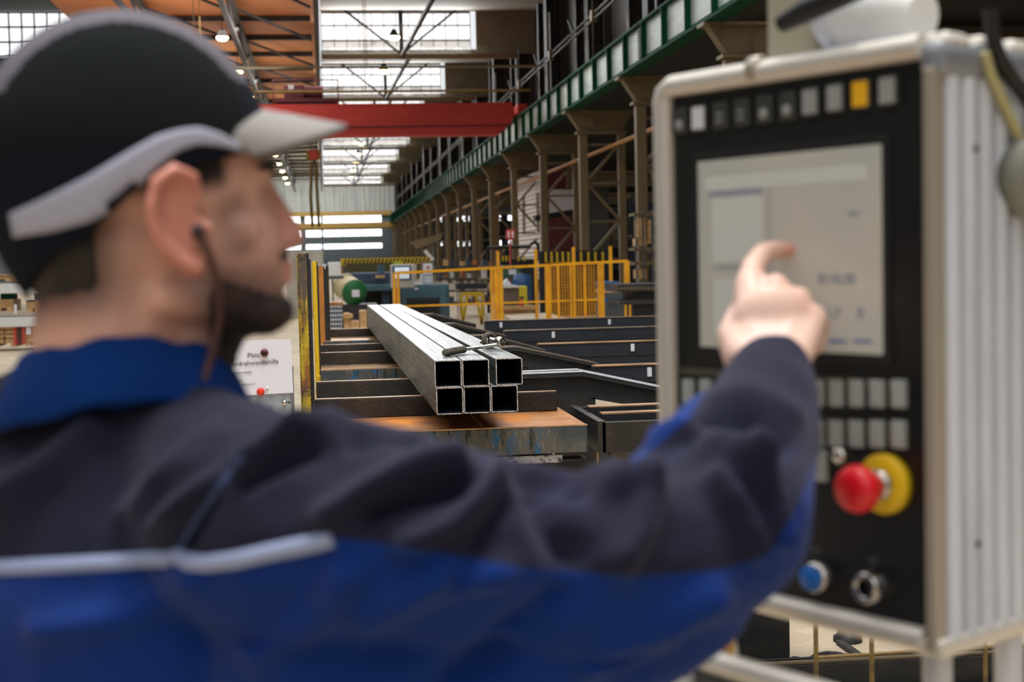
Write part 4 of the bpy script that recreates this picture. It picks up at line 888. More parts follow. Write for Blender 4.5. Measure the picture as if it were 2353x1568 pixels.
# blue push button and key switch
p = pan(1872, 1327, .0); bb_ = G().lathe([(.0105, -.004), (.0135, -.003), (.014, .006)], (p.x, 0, p.z), (0, 1, 0), 24).build('button_ring', m_chrome, pd)
G().lathe([(0, -.0095), (.0105, -.009), (.0115, -.006), (.0115, 0)], (p.x, 0, p.z), (0, 1, 0), 24).build('button_cap', M('button_blue', '0a62b8', .4), bb_, label='blue push button cap')
p = pan(1997, 1350, .0); kb = G().lathe([(.008, -.006), (.0105, -.0085), (.0135, -.006), (.0145, .006)], (p.x, 0, p.z), (0, 1, 0), 24).build('switch_ring', m_chrome, pd)
G().lathe([(0, -.003), (.009, -.003), (.009, 0)], (p.x, 0, p.z), (0, 1, 0), 20).build('switch_core', m_blk2, kb)
for x, y in ((1876, 1262), (2006, 1285)):
    p = pan(x, y, .005); G().box((p.x-.006, .0052, p.z-.003), (p.x+.006, .006, p.z+.002)).box((p.x-.004, .0052, p.z-.007), (p.x+.004, .006, p.z-.005)).build('printed_symbol', m_key, pd)
# side knob, screws, black cable and a thin yellowish stripe
def side(x, y, off=.01):
    d = ray(x, y); o = O_+PX_*(PWD+off); t = (o-CAM).dot(PX_)/d.dot(PX_); q = CAM+d*t-O_; return Vector((PWD+off, q.dot(PY_), q.z))
ks_ = side(2356, 408)
p = Vector((PWD+.008, .128, 0)); kz = pan(2200, 395, 0).z
G().lathe([(0, .024), (.012, .024), (.02, .022), (.033, .018), (.036, .008), (.034, 0), (0, 0)], (PWD+.006, ks_.y, ks_.z), (1, 0, 0), 28).build('side_knob', M('khaki_knob', '78776a', .5), pd)
G().lathe([(0, .026), (.006, .026), (.006, .022)], (PWD+.006, ks_.y, ks_.z), (1, 0, 0), 14).build('knob_screw', m_teal, pd)
for zz in (.41, .085): G().lathe([(0, .002), (.003, .002), (.003, 0)], (PWD+.008, .045, zz), (1, 0, 0), 10).build('screw', m_dark, pd)
G().tube([side(x, y, .016) for x, y in ((2276, 20), (2283, 90), (2300, 140), (2325, 180), (2360, 225), (2420, 300))], .0062, 10).build('black_cable', m_blk2, pd)
G().tube([side(x, y, .013) for x, y in ((2262, 120), (2275, 170), (2300, 225), (2330, 290), (2352, 345))], .0045, 10).build('yellow_stripe', M('dull_yellow', 'aaa373', .6), pd)
# arm head on top: beige casting, white tube, black lever
def pc_(x, y, off): return pan(x, y, off)
a = pan(1785, 165, .07); b = pan(1905, -60, .07)
G().cbox((a.x, .05, PH-.012), (b.x, .12, b.z), .014).build('arm_casting', M('beige_casting', 'a39b84', .5), pd)
a = pan(1925, 40, .07); b = pan(2120, 30, .07)
G().tube([(a.x-.01, .07, a.z), (a.x+.02, .07, a.z), (b.x-.02, .07, b.z), (b.x, .07, b.z-.004)], [.026, .03, .031, .022], 22).build('arm_tube', m_white2, pd)
G().lathe([(.025, 0), (.034, .002), (.034, .011), (.025, .013)], (a.x-.004, .07, a.z), (1, 0, 0), 22).build('arm_ring', m_alu, pd)
G().tube([pan(1795, 55, .0), pan(1850, 25, .0), pan(1975, -30, .0)], [.008, .0105, .0105], 12).build('clamp_lever', m_blk2, pd)
G().lathe([(.010, -.006), (.0125, -.005), (.0125, .005), (.010, .006)], pan(1741, 160, .002), (1, 0, 0), 16).build('frame_clip', M('warm_aluminium', 'a79c8c'), pd)
# stand under the panel
for x, y in ((PWD-.035, .05), (PWD-.012, .12)): G().tube([(x, y, .005), (x, y, -.6), (x, y, -O_.z+.02)], .0125, 16).build('stand_tube', m_alu, pd)
G().cbox((PWD-.25, -.1, -O_.z), (PWD+.15, .3, -O_.z+.02), .005).build('stand_foot', m_dark, pd)
# lower tray
a = pan(1598, 1510, -.10)
tx, tz = a.x, a.z
G().tube([(tx+.42, -.10, tz), (tx+.008, -.10, tz), (tx, -.097, tz-.003), (tx-.004, -.092, tz-.012)], .0105, 14).build('tray_frame', m_aluw, pd)
G().cbox((tx+.0, -.106, tz-.07), (tx+.42, -.085, tz-.008), .006).build('tray_body', M('grey_tray', '55534d', .5, .2), pd)
G().cbox((tx-.03, -.12, tz-.085), (tx+.03, -.02, tz-.022), .014).build('tray_end', M('light_tray_end', '8d897f', .5, .2), pd)
p = pan(1656, 1452, -.06)
G().lathe([(0, -.008), (.018, -.008), (.0225, -.004), (.0225, .006), (0, .006)], p, (.45, .9, 0), 24).build('yellow_disc', m_keyy, pd)
G().lathe([(.008, 0), (.011, .02), (.011, -(tz-p.z)+.1)], p+Vector((.002, .004, 0)), (0, 0, -1), 12).build('disc_stem', m_alu, pd)
mount(pd)

# ================================================================== THE WORKER
import numpy as np
class B(G):
    def sph(s, c, r, n=8): return s.ball(c, r, n)
    def ell(s, c, ax, n=12):
        o = len(s.v); s.ball((0, 0, 0), 1, n)
        M_ = Matrix([a for a in ax]).transposed()
        for i in range(o, len(s.v)): s.v[i] = Vector(c)+M_ @ s.v[i]
        return s
    def tap(s, p, r, q, r2): s.cyl(p, q, r, r2, 14); s.ball(p, r*.995, 8); s.ball(q, r2*.995, 8); return s
    def chain(s, pts):
        for (p, r), (q, r2) in zip(pts, pts[1:]): s.tap(p, r, q, r2)
        return s
    def remesh(s, voxel, smooth):
        me = bpy.data.meshes.new('tmp'); me.from_pydata(s.v, [], s.f); o = bpy.data.objects.new('tmp', me); COL.objects.link(o)
        md = o.modifiers.new('r', 'REMESH'); md.mode = 'VOXEL'; md.voxel_size = voxel
        sm = o.modifiers.new('s', 'SMOOTH'); sm.factor = .5; sm.iterations = smooth
        dg = bpy.context.evaluated_depsgraph_get(); out = bpy.data.meshes.new_from_object(o.evaluated_get(dg))
        bpy.data.objects.remove(o); bpy.data.meshes.remove(me); out.materials.clear(); return out
def co_no(me):
    n = len(me.vertices); co = np.empty(n*3); me.vertices.foreach_get('co', co); no = np.empty(n*3)
    me.vertex_normals.foreach_get('vector', no) if hasattr(me, 'vertex_normals') else me.vertices.foreach_get('normal', no)
    return co.reshape(-1, 3), no.reshape(-1, 3)
def npix(co):
    q = co-np.array(CAM); z = q@np.array(FW); return 1176.5+FPX*(q@np.array(RT))/z, 784-FPX*(q@np.array(UP))/z
def setco(me, co): me.vertices.foreach_set('co', co.reshape(-1)); me.update()
def put(me, name, mats, parent, off=None, **props):
    o0 = ORG.get(parent.name, Vector()) if parent else Vector()
    me.transform(Matrix.Translation(-o0)); me.name = name
    for mt in (mats if isinstance(mats, (list, tuple)) else [mats]): me.materials.append(mt)
    me.polygons.foreach_set('use_smooth', [True]*len(me.polygons))
    return link(bpy.data.objects.new(name, me), parent, **props)

Rh = Vector((RT.x, RT.y, 0)).normalized(); Fh = Vector((FW.x, FW.y, 0)).normalized(); Zu = Vector((0, 0, 1))
aa = math.radians(17)
HF0 = Rh*math.cos(aa)+Fh*math.sin(aa); HN = Rh*math.sin(aa)-Fh*math.cos(aa)
tilt = math.radians(4); HF = HF0*math.cos(tilt)+Zu*math.sin(tilt); HU = Zu*math.cos(tilt)-HF0*math.sin(tilt)
HO = atd(345, 522, 1.06)
def H(f, n, u): return HO+HF*f+HN*n+HU*u
wk = thing('person', 'worker in dark and royal blue jacket and dark cap reaching to the touch screen', 'person', (HO.x, HO.y, 0))
hx = lambda f, n, u: (HF*f, HN*n, HU*u)
b = B()
b.ell(H(-.01, 0, .055), hx(.098, .074, .092)); b.ell(H(.035, 0, .03), hx(.055, .064, .07)); b.ell(H(.046, 0, -.02), hx(.052, .056, .06))
b.ell(H(.044, 0, -.052), hx(.05, .05, .034)); b.ell(H(.079, 0, -.068), hx(.02, .026, .013)); b.ell(H(-.02, 0, -.01), hx(.075, .064, .06))
b.ell(H(.073, 0, .033), hx(.021, .048, .014)); b.ell(H(.068, .03, .020), hx(.014, .017, .006)); b.ell(H(.068, -.03, .020), hx(.014, .017, .006))
b.tap(H(.086, 0, .025), .008, H(.102, 0, -.012), .0105); b.sph(H(.103, 0, -.016), .0115)
for sgn in (-1, 1):
    b.sph(H(.096, sgn*.011, -.02), .008); b.sph(H(.06, sgn*.042, -.01), .017, 8)
    b.tap(H(.078, sgn*.02, -.042), .006, H(.086, 0, -.039), .008)
    b.tap(H(.0, sgn*.05, -.052), .014, H(.074, sgn*.022, -.068), .015)
b.ell(H(.088, 0, -.038), hx(.016, .024, .0055)); b.ell(H(.087, 0, -.048), hx(.016, .022, .0055))
for sgn in (-1, 1):
    s_ = sgn
    hel = [((.012, .072, .012), .004), ((.008, .083, .030), .0045), ((-.006, .09, .036), .005), ((-.019, .095, .028), .005), ((-.025, .096, .008), .005), ((-.021, .093, -.012), .005), ((-.010, .087, -.027), .006), ((.002, .08, -.035), .007), ((.009, .074, -.028), .005)]
    b.chain([(H(f+.021, n*s_, u), r) for (f, n, u), r in hel])
    b.ell(H(.014, .083*s_, .0), (HF*.018+HN*(-.006*s_), HN*.004*s_, HU*.033)); b.sph(H(.033, .074*s_, -.006), .007)
neck = [(H(-.02, 0, -.03), .058), (HO+HF0*(-.03)+Zu*-.08, .058), (HO+HF0*(-.042)+Zu*-.12, .051), (HO+HF0*-.045+HN*-.03+Zu*-.17, .04)]
b.chain(neck); b.tap(H(.03, 0, -.06), .035, HO+HF0*(-.005)+Zu*-.15, .045)
SR = atd(640, 1200, .95); SL = atd(-90, 1120, 1.22); NB = atd(270, 960, 1.1)
HIP = NB+Vector((0, 0, -.60))+Rh*.0
C = atd
b.chain([(SR, .06), (C(900, 1235, .94), .045), (C(1330, 1310, .96), .038), (C(1660, 1220, .99), .038), (C(1745, 960, 1.115), .028), (C(1772, 850, 1.165), .026)])
b.chain([(SL, .055), (SL+Vector((-.05, .05, -.28)), .045), (SL+Vector((-.02, .12, -.52)), .028)])
ax_s = (SR-SL).normalized(); ax_f = Vector((-ax_s.y, ax_s.x, 0)).normalized()
if ax_f.dot(HF0) < 0: ax_f = -ax_f
b.ell((SR+SL)/2+Vector((0, 0, -.10)), (ax_s*.18, ax_f*.1, Zu*.2)); b.ell((NB+HIP)/2+Vector((0, 0, -.05)), (ax_s*.14, ax_f*.1, Zu*.32))
b.chain([(SL+Zu*-.02, .04), (NB+Zu*-.015, .045), (SR, .055)])
for sgn in (-1, 1): b.chain([(HIP+ax_s*.09*sgn, .085), (Vector((HIP.x, HIP.y, .48))+ax_s*.1*sgn+ax_f*.03, .06), (Vector((HIP.x, HIP.y, .1))+ax_s*.1*sgn, .04)])
# hand on the screen: palm, four fingers (three curled), thumb
wr_ = [C(1738, 842, 1.165), C(1762, 846, 1.163), C(1786, 850, 1.16), C(1808, 850, 1.158)]
mcp = [C(1722, 655, 1.222), C(1782, 662, 1.216), C(1834, 690, 1.206), C(1872, 730, 1.196)]
for w_, m_, r1, r2 in zip(wr_, mcp, (.019, .02, .02, .018), (.0135, .0132, .0125, .0115)): b.tap(w_, r1, m_, r2)
b.ell(C(1775, 755, 1.19), (RT*.036, UP*.038, FW*.017))
b.chain([(mcp[0], .0118), (C(1728, 618, 1.235), .0105), (C(1752, 583, 1.255), .0098), (C(1783, 573, 1.263), .0086), (C(1815, 574, 1.2655), .0074)])
b.chain([(mcp[1], .012), (C(1796, 668, 1.243), .0108), (C(1806, 712, 1.250), .0095), (C(1796, 738, 1.232), .0085)])
b.chain([(mcp[2], .0118), (C(1848, 700, 1.230), .0102), (C(1852, 744, 1.234), .009), (C(1840, 768, 1.217), .008)])
b.chain([(mcp[3], .0108), (C(1884, 745, 1.215), .0092), (C(1884, 782, 1.218), .0082), (C(1872, 800, 1.204), .0074)])
b.chain([(C(1712, 825, 1.17), .018), (C(1688, 775, 1.195), .0155), (C(1700, 722, 1.222), .0115), (C(1728, 688, 1.242), .0095)])
# left hand, hanging
LH = SL+Vector((-.02, .12, -.52))
for k in range(4): b.chain([(LH+Vector((0, .005, -.03)), .02), (LH+ax_f*(.03-.018*k)+Vector((0, 0, -.09)), .0105), (LH+ax_f*(.03-.018*k)+ax_s*.015+Vector((0, 0, -.125)), .009), (LH+ax_f*(.028-.018*k)+ax_s*.03+Vector((0, 0, -.15+.005*abs(k-1))), .0075)])
b.chain([(LH+Vector((0, 0, -.03)), .018), (LH+ax_f*.045+Vector((0, 0, -.06)), .012), (LH+ax_f*.05+ax_s*.02+Vector((0, 0, -.095)), .009)])
bm_ = b.remesh(.0034, 5)
co, no = co_no(bm_)
loc = co-np.array(HO); lf = loc@np.array(HF); ln = np.abs(loc@np.array(HN)); lu = loc@np.array(HU)
def sstep(x, a, b_): t = np.clip((x-a)/(b_-a), 0, 1); return t*t*(3-2*t)
onhead = (lu > -.20) & (np.abs(lf) < .16) & (ln < .12)
beard = sstep(lf, .0, .05)*sstep(-.0-(lf-.03)*.42-lu, -.006, .06)*sstep(lu, -.16, -.12)
mous = sstep(lf, .07, .085)*sstep(.03-ln, 0, .008)*sstep(-.024-lu, 0, .005)*sstep(lu, -.038, -.033)
lips = sstep(lf, .09, .096)*sstep(.024-ln, 0, .006)*(np.abs(lu+.043) < .009)
hairb = sstep(.004-lf, 0, .055)*sstep(lu, -.085, -.035); side = sstep(.062-lf, 0, .014)*sstep(lu, .012, .03)*sstep(ln, .05, .06)
burn = sstep(.04-np.abs(lf-.055)-.02, 0, .016)*sstep(lu, -.06, -.02)*sstep(.03-lu, 0, .02)*.5
ears = (ln > .078) & (lu > -.045) & (lu < .045)
hmask = np.where(onhead & ~ears, np.clip(np.maximum(hairb, side), 0, 1), 0)
bmask = np.where(onhead & ~ears, np.clip(np.maximum(beard, mous*.9)-lips, 0, 1), 0)
stub = np.clip(np.maximum.reduce([hmask*.9, bmask*1.05, np.where(onhead & ~ears, burn, 0)]), 0, 1)
red = np.where(ears, .55, 0)+np.where(onhead & (lf > .092), .35, 0)
px_, py_ = npix(co); hand = (px_ > 1600) & (py_ < 900)
red = np.where(hand, .15+.35*np.exp(-((px_-1820)**2+(py_-572)**2)/900.)+.12*(np.exp(-((px_-1785)**2+(py_-650)**2)/500.)+np.exp(-((px_-1850)**2+(py_-700)**2)/500.)), red)
ca = bm_.color_attributes.new('tone', 'FLOAT_COLOR', 'POINT')
cc = np.zeros((len(co), 4)); cc[:, 0] = stub; cc[:, 1] = red; cc[:, 2] = hand; cc[:, 3] = 1; ca.data.foreach_set('color', cc.reshape(-1))
m_skin = bpy.data.materials.new('skin'); m_skin.use_nodes = True
nt = m_skin.node_tree; N = nt.nodes; L = nt.links; bs = N['Principled BSDF']; bs.inputs['Roughness'].default_value = .5
bs.inputs['Subsurface Weight'].default_value = .12; bs.inputs['Subsurface Radius'].default_value = (.01, .004, .002); bs.inputs['Subsurface Scale'].default_value = 1.0
at_ = N.new('ShaderNodeAttribute'); at_.attribute_name = 'tone'; sp_ = N.new('ShaderNodeSeparateColor'); L.new(at_.outputs['Color'], sp_.inputs[0])
def mix(a_, c2, fac):
    mx = N.new('ShaderNodeMix'); mx.data_type = 'RGBA'
    if isinstance(a_, tuple): mx.inputs[6].default_value = a_
    else: L.new(a_, mx.inputs[6])
    mx.inputs[7].default_value = c2; L.new(fac, mx.inputs[0]); return mx.outputs[2]
o1 = mix(lin('dfa994'), lin('e3c2b0'), sp_.outputs[2]); o2 = mix(o1, lin('b85a48'), sp_.outputs[1]); o3 = mix(o2, lin('34221a'), sp_.outputs[0]); L.new(o3, bs.inputs['Base Color'])
# hair and beard shells lifted from the skin surface
def shell(mask, thr, lift, name, mt, amp):
    keep = mask > thr; ii = -np.ones(len(co), int)
    polys = [tuple(p.vertices) for p in bm_.polygons]
    fs = [p for p in polys if all(keep[i] for i in p)]
    used = sorted({i for p in fs for i in p}); ii[used] = range(len(used))
    c = co[used]+no[used]*((mask[used]-thr)/(1-thr)*lift(used))[:, None]
    nn = np.array([noise.noise(Vector(v)*220) for v in c]); c = c+no[used]*(nn*amp*np.minimum(1, (mask[used]-thr)*4))[:, None]
    me = bpy.data.meshes.new(name); me.from_pydata([Vector(v) for v in c], [], [[int(ii[i]) for i in p] for p in fs]); return put(me, name, mt, wk)
m_hair = M('dark_brown_hair', '2a1d17', .7, 0, [('1c1411', 60, .4, .6, (1, 1, 1))]); m_beard = M('brown_beard_hair', '38221a', .8, 0, [('150e0c', 30, .4, .6, (1, 1, 1)), ('523320', 14, .55, .75, (1, 1, 1))])
shell(hmask, .9, lambda u: np.full(len(u), .004), 'hair', m_hair, .0012)
shell(bmask, .68, lambda u: .0015+.005*sstep(-.04-lu[u], 0, .04)*sstep(lf[u], .03, .07), 'beard', m_beard, .002)
put(bm_, 'body', m_skin, wk)
for sgn in (-1, 1):
    ey = G().ball(H(.0655, sgn*.03, .011), .0115, 10).build('eye', M('eye_white', 'd8d2cc', .2), wk, smooth=True)
    G().ball(H(.073, sgn*.0305, .011), .0052, 8).build('iris', m_blk2, ey, smooth=True)
    G().tube([H(.0925, sgn*.014, .033), H(.0905, sgn*.028, .038), H(.078, sgn*.043, .034)], [.003, .0038, .002], 8).build('eyebrow', m_hair, wk)
G().ball(H(.027, .079, -.008), .0062, 8).build('earplug', M('dark_red_plug', '2a1416', .5), wk, smooth=True)
G().tube([H(.029, .082, -.01), H(.033, .082, -.022), H(.038, .078, -.045), H(.037, .073, -.07), H(.030, .071, -.092), H(.022, .075, -.112)], .0028, 8).build('earplug_cord', M('brown_cord', '4c2b22', .6), wk)
# cap
cf, cu_, ra, rb, rc = -.012, .05, .108, .090, .110
def edge(ph):
    d = abs(math.degrees(ph)); P_ = [(0, .052), (40, .046), (68, .038), (84, .032), (98, .012), (112, -.006), (125, -.014), (150, -.032), (180, -.046)]
    for (a0, e0), (a1, e1) in zip(P_, P_[1:]):
        if d <= a1: return e0+(e1-e0)*(d-a0)/(a1-a0)
    return P_[-1][1]
def capp(ph, t, o=0):
    e = edge(ph); u = e+(cu_+rc-e)*math.sin(t*math.pi/2)**1.0
    u = min(u, cu_+rc-1e-5); s_ = math.sqrt(max(0, 1-((u-cu_)/rc)**2)) if u > cu_ else 1-.28*((cu_-u)/.1)**2
    return H(cf+(ra*s_+o)*math.cos(ph), (rb*s_+o)*math.sin(ph), u+o*(t if u > cu_ else 0))
nphi, nt_ = 160, 50; g = G()
vo = [capp(2*math.pi*i/nphi-math.pi, j/nt_, 0) for j in range(nt_+1) for i in range(nphi)]
vi = [capp(2*math.pi*i/nphi-math.pi, j/nt_, -.003) for j in range(nt_+1) for i in range(nphi)]
nv = len(vo); fs = []; mi = []
for j in range(nt_):
    for i in range(nphi):
        k = (i+1) % nphi; fs.append((j*nphi+i, j*nphi+k, (j+1)*nphi+k, (j+1)*nphi+i))
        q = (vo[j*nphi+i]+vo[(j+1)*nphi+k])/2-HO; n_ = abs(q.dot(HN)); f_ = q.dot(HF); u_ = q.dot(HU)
        mi.append(2 if n_ < .046 and u_ > .1 else (1 if (u_ < .075-.35*f_*0-.02 and True) or (f_ > .07) else 0))  # lighter grey along the crown top paints in the rim light from above
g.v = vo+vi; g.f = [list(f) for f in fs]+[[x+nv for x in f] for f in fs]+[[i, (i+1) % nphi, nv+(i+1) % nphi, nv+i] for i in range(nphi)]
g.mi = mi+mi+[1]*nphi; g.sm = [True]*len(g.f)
m_capm = M('dark_green_grey_mesh_cloth', '121712', .9, 0, [('0d1214', 9, .4, .6, (1, 1, 1))], bump=.4, bs=900); m_capn = M('navy_cap_cloth', '10131f', .9); m_capt = M('rim_lit_cap_top', '625e65', .9)
for _m in (m_capm, m_capn, m_capt): sheen(_m, 0, (1, 1, 1, 1))
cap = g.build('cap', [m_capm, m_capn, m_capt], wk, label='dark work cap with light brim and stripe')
g = G(); ns, ntt = 24, 8; rows = []
for off in (0, -.0035):
    for j in range(ntt+1):
        for i in range(ns+1):
            s_ = -1+2*i/ns; t = j/ntt; root = cf+ra*math.sqrt(max(0, 1-(s_*.07/rb)**2))*.985-.006
            g.v.append(H(root+t*.066*math.sqrt(1-.85*s_*s_), s_*.07*(1-.1*t), .082-.017*s_*s_-.016*t-.004*t*s_*s_+off))
nn = (ns+1)*(ntt+1)
for j in range(ntt):
    for i in range(ns):
        a = j*(ns+1)+i; g.f += [[a, a+1, a+ns+2, a+ns+1], [nn+a, nn+a+ns+1, nn+a+ns+2, nn+a+1]]
for i in range(ns): a = ntt*(ns+1)+i; g.f.append([a, a+1, nn+a+1, nn+a]); g.f.append([i, nn+i, nn+i+1, i+1])
for j in range(ntt):
    for e in (0, ns): a = j*(ns+1)+e; g.f.append([a, a+ns+1, nn+a+ns+1, nn+a])
g.mi = [0]*len(g.f); g.sm = [True]*len(g.f)
g.build('brim', M('light_grey_brim', '8d8884', .9), cap)
me_c = cap.data; tr = BVHTree.FromPolygons([Vector(v.co)+ORG[cap.name] for v in me_c.vertices], [tuple(p.vertices) for p in me_c.polygons])
def hit(tree, x, y, lift):
    d = ray(x, y).normalized(); h = tree.ray_cast(CAM, d)
    if h[0] is None: return None
    n_ = h[1] if h[1].dot(d) < 0 else -h[1]; return h[0]+n_*lift
tp = [(24, 490), (100, 455), (200, 405), (300, 345), (360, 312), (410, 298), (455, 293), (500, 306), (550, 332), (600, 344)]
bt = [(34, 545), (120, 532), (205, 510), (272, 478), (318, 430), (360, 385), (410, 346), (455, 332), (505, 336), (560, 352), (606, 360)]
def along(P_, t):
    L_ = [math.dist(P_[i], P_[i+1]) for i in range(len(P_)-1)]; s_ = t*sum(L_)
    for i, l in enumerate(L_):
        if s_ <= l or i == len(L_)-1: k = s_/l; return (P_[i][0]+(P_[i+1][0]-P_[i][0])*k, P_[i][1]+(P_[i+1][1]-P_[i][1])*k)
        s_ -= l
g = G(); grid = []
for i in range(41):
    a_, b_ = along(tp, i/40), along(bt, i/40); col = [hit(tr, a_[0]+(b_[0]-a_[0])*k/4, a_[1]+(b_[1]-a_[1])*k/4, .0018) for k in range(5)]
    if all(c is not None for c in col): grid.append(col)
for col in grid: g.v += col
for i in range(len(grid)-1):
    for k in range(4): g.f.append([i*5+k, (i+1)*5+k, (i+1)*5+k+1, i*5+k+1]); g.mi.append(0); g.sm.append(True)
so = g.build('stripe', M('light_grey_stripe', 'a3a2b2', .8), cap); md = so.modifiers.new('thick', 'SOLIDIFY'); md.thickness = .0015
# jacket
j = B()
j.chain([(C(560, 1195, .98), .077), (C(640, 1212, .95), .078), (C(900, 1225, .93), .0715), (C(1120, 1272, .93), .066), (C(1330, 1300, .94), .061), (C(1560, 1262, .965), .061), (C(1680, 1205, .985), .058), (C(1712, 1050, 1.05), .052), (C(1745, 955, 1.1), .046), (C(1766, 895, 1.135), .0395), (C(1776, 868, 1.15), .036)])
j.chain([(C(1600, 1385, .975), .036), (C(1420, 1450, .97), .052), (C(1200, 1500, .97), .07), (C(800, 1480, 1.0), .11)])
j.chain([(C(1540, 1180, .99), .045), (C(1600, 1075, 1.03), .04), (C(1660, 985, 1.08), .035)])
j.chain([(C(560, 1185, .98), .078), (C(440, 1085, 1.04), .068), (C(300, 1020, 1.075), .08), (C(160, 1045, 1.09), .08), (C(60, 1090, 1.12), .078), (C(-60, 1140, 1.2), .078), (SL+Zu*-.02, .078)])
j.ell((SR+SL)/2+Vector((0, 0, -.13)), (ax_s*.2, ax_f*.13, Zu*.23), 16); j.ell((NB+HIP)/2+Vector((0, 0, -.03)), (ax_s*.185, ax_f*.14, Zu*.32), 16)
j.ell(HIP+Vector((0, 0, .05)), (ax_s*.19, ax_f*.14, Zu*.14), 16)
j.chain([(SL, .075), (SL+Vector((-.05, .05, -.28)), .06), (SL+Vector((-.02, .12, -.52)), .042)])
jm = j.remesh(.0052, 10)
co2, no2 = co_no(jm); X, Y = npix(co2); vd = (co2-np.array(CAM)); vd /= np.linalg.norm(vd, axis=1)[:, None]
facing = np.clip(-(no2*vd).sum(1)*2.2-.35, 0, 1)
folds = [([(690, 1010), (790, 975), (900, 980)], 34, .007), ([(760, 1190), (860, 1130), (960, 1080), (1040, 1070)], 34, .010), ([(930, 1250), (1030, 1215), (1110, 1150), (1160, 1080)], 26, .010),
         ([(1180, 1075), (1290, 1090), (1330, 1120)], 30, -.010), ([(1340, 1085), (1420, 1120), (1480, 1130)], 36, .011), ([(1420, 1290), (1460, 1230), (1490, 1160)], 34, .012), ([(1500, 1020), (1600, 1020), (1680, 1055), (1730, 1095)], 30, .012),
         ([(1640, 1110), (1695, 1180), (1735, 1270)], 22, .010), ([(1720, 1080), (1775, 1160), (1790, 1240)], 22, .009), ([(1640, 915), (1730, 920), (1820, 960)], 28, .008), ([(1600, 985), (1720, 978), (1800, 1030)], 20, -.009),
         ([(1240, 1120), (1260, 1200), (1300, 1270)], 40, -.009), ([(1050, 1330), (1110, 1240), (1150, 1170)], 20, -.006), ([(820, 1010), (880, 1000), (960, 1000)], 22, -.010), ([(850, 1180), (950, 1150), (1060, 1120)], 22, -.010),
         ([(370, 1220), (480, 1130), (640, 1020), (760, 985)], 24, .008), ([(300, 1180), (420, 1060), (500, 990)], 26, .007), ([(0, 1160), (110, 1090), (220, 990)], 36, .009), ([(540, 1080), (460, 1180), (410, 1270)], 16, -.007), ([(560, 1110), (640, 1060), (720, 1030)], 18, -.008),
         ([(850, 1420), (1000, 1330), (1150, 1320)], 40, .008), ([(1050, 1560), (1200, 1450), (1280, 1380)], 40, -.008), ([(600, 1500), (750, 1400), (800, 1320)], 40, .007), ([(100, 1450), (300, 1420), (420, 1350)], 40, .006), ([(1350, 1520), (1500, 1450), (1640, 1370)], 40, .007)]
dsp = np.zeros(len(co2))
for P_, w_, am in folds:
    best = np.full(len(co2), 1e9)
    for (x0_, y0_), (x1_, y1_) in zip(P_, P_[1:]):
        dx, dy = x1_-x0_, y1_-y0_; t = np.clip(((X-x0_)*dx+(Y-y0_)*dy)/(dx*dx+dy*dy), 0, 1); best = np.minimum(best, np.hypot(X-x0_-t*dx, Y-y0_-t*dy))
    dsp += am*np.exp(-(best/w_)**2)
dsp *= facing*2.0
nz = np.array([noise.noise(Vector((v[0]*9, v[1]*9, v[2]*16)))*.5+noise.noise(Vector(v)*28)*.22 for v in co2])
co2 = co2+no2*(dsp+nz*.011)[:, None]; setco(jm, co2)
X, Y = npix(co2)
bx = [-400, 0, 395, 500, 770, 1000, 1200, 1450, 1650, 1765, 1800, 1835, 1865, 1900]; by = [1330, 1312, 1285, 1290, 1235, 1268, 1305, 1326, 1312, 1275, 1225, 1160, 1080, 980]
d1 = (Y-np.interp(X, bx, by))/8.; d2 = np.where((Y < 1060) & (Y > 830) & (X > 1440), (np.interp(Y, [850, 900, 960, 1050], [1650, 1620, 1585, 1480])-X)/8., -9)
ja = jm.color_attributes.new('panel', 'FLOAT_COLOR', 'POINT'); bl_ = np.clip(np.maximum(d1, d2)*.5+.5, -3, 4)
cc = np.zeros((len(co2), 4)); cc[:, 0] = bl_*.1+.5; cc[:, 3] = 1; ja.data.foreach_set('color', cc.reshape(-1))
m_jk = M('two_tone_jacket_cloth', '1a1b2f', .85, 0, [('151624', 3, .4, .6, (1, 1, 1))], bump=.2, bs=600)
nt = m_jk.node_tree; N = nt.nodes; L = nt.links
an = N.new('ShaderNodeAttribute'); an.attribute_name = 'panel'; sc2 = N.new('ShaderNodeSeparateColor'); L.new(an.outputs['Color'], sc2.inputs[0])
mr = N.new('ShaderNodeMapRange'); mr.inputs['From Min'].default_value = .53; mr.inputs['From Max'].default_value = .57; L.new(sc2.outputs[0], mr.inputs['Value'])
mx = N.new('ShaderNodeMix'); mx.data_type = 'RGBA'; mx.inputs[7].default_value = lin('00286a'); bsd = N['Principled BSDF']
L.new(bsd.inputs['Base Color'].links[0].from_socket, mx.inputs[6]); L.new(mr.outputs[0], mx.inputs[0]); L.new(mx.outputs[2], bsd.inputs['Base Color'])
sheen(m_jk, .10, (.62, .6, .8, 1), .6); sheen(m_jblue, .03, (.3, .45, .8, 1))
jk_tree = BVHTree.FromPolygons([Vector(v) for v in co2], [tuple(p.vertices) for p in jm.polygons])
jk = put(jm, 'jacket', [m_jk], wk, label='work jacket, dark navy above and royal blue below')
for nm, P_, r0_ in (('piping', [(-60, 1308), (60, 1303), (150, 1299), (240, 1294), (320, 1288), (396, 1282)], .0062), ('piping', [(404, 1277), (430, 1292), (470, 1296), (540, 1288), (620, 1270), (700, 1254), (766, 1241)], .0062)):
    pts = [hit(jk_tree, *along(P_, k/20), -.002) for k in range(21)]; pts = [p for p in pts if p is not None]
    G().tube(pts, r0_, 8).build(nm, m_pipe, jk)
pts = [hit(jk_tree, *along([(560, 1050), (520, 1100), (470, 1170), (430, 1230), (408, 1275)], k/14), -.001) for k in range(15)]
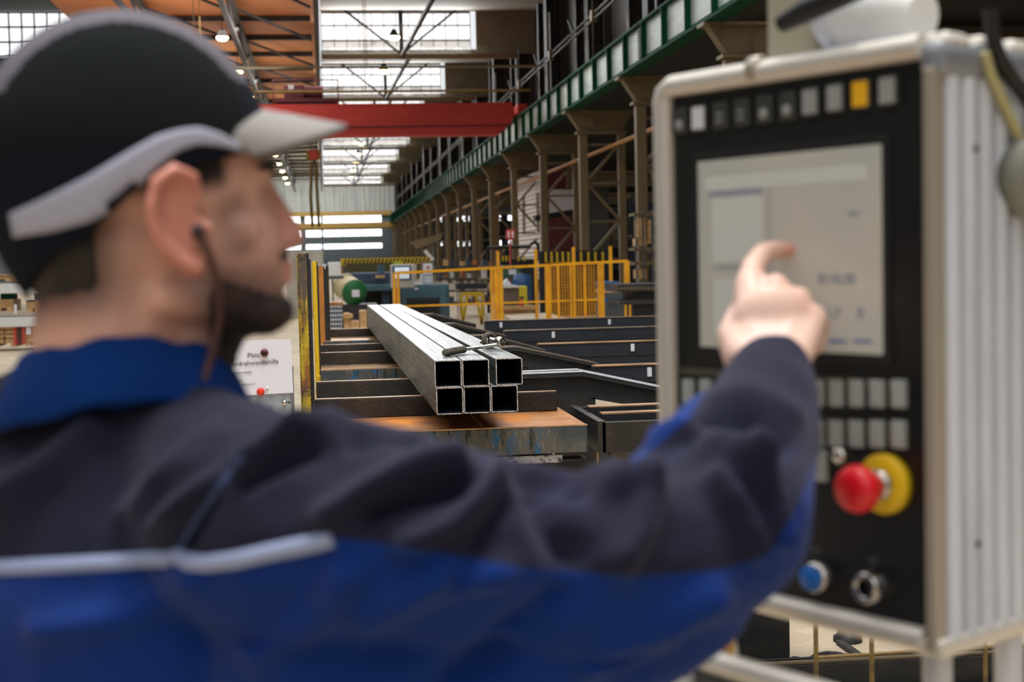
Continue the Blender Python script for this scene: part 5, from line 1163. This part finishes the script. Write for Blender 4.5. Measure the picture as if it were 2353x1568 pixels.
G().tube([p for p in pts if p is not None], .0028, 8).build('shoulder_seam', M('faded_blue_seam', '2c3a60', .8), jk)
# collar
NC = atd(284, 872, 1.065); g = G(); nc = 64
def ring(rf, rn, u0, uN, uF): 
    out = []
    for i in range(nc):
        t = 2*math.pi*i/nc; c_, s_ = math.cos(t), math.sin(t)
        out.append(NC+HF0*(rf*c_)+HN*(rn*s_)+Zu*(u0+uN*s_+uF*c_*c_+.0018*math.sin(5*t)+.001*math.sin(11*t)))
    return out
rings = [ring(.060, .060, -.03, 0, 0), ring(.063, .063, .02, .004, -.006), ring(.067, .067, .030, .004, -.008), ring(.073, .071, .028, .004, -.01), ring(.084, .080, .008, .0, -.008), ring(.099, .09, -.016, .010, -.018), ring(.098, .089, -.022, .010, -.018), ring(.080, .075, -.012, .0, 0)]
for r in rings: g.v += r
for k in range(len(rings)):
    for i in range(nc):
        a, b_ = k*nc, ((k+1) % len(rings))*nc; g.f.append([a+i, a+(i+1) % nc, b_+(i+1) % nc, b_+i]); g.mi.append(0); g.sm.append(True)
g.build('collar', m_jblue, wk, label='royal blue stand-up collar')
# cuff band of the right sleeve
# trousers and boots below the frame
tb_ = B()
tb_.ell(HIP+Vector((0, 0, -.03)), (ax_s*.175, ax_f*.125, Zu*.13))
for sgn in (-1, 1): tb_.chain([(HIP+ax_s*.09*sgn+Vector((0, 0, -.05)), .1), (Vector((HIP.x, HIP.y, .48))+ax_s*.1*sgn+ax_f*.03, .078), (Vector((HIP.x, HIP.y, .09))+ax_s*.1*sgn, .07)])
put(tb_.remesh(.01, 6), 'trousers', m_jacket, wk)
for sgn in (-1, 1):
    q = Vector((HIP.x, HIP.y, 0))+ax_s*.1*sgn; bt_ = B(); bt_.ell(q+ax_f*.07+Zu*.045, (ax_s*.048, ax_f*.15, Zu*.045)); bt_.chain([(q+Zu*.05, .046), (q+Zu*.14, .05)])
    me = bt_.remesh(.008, 3)
    for v in me.vertices: v.co.z = max(v.co.z, .0)
    put(me, 'boot', m_blk2, wk)
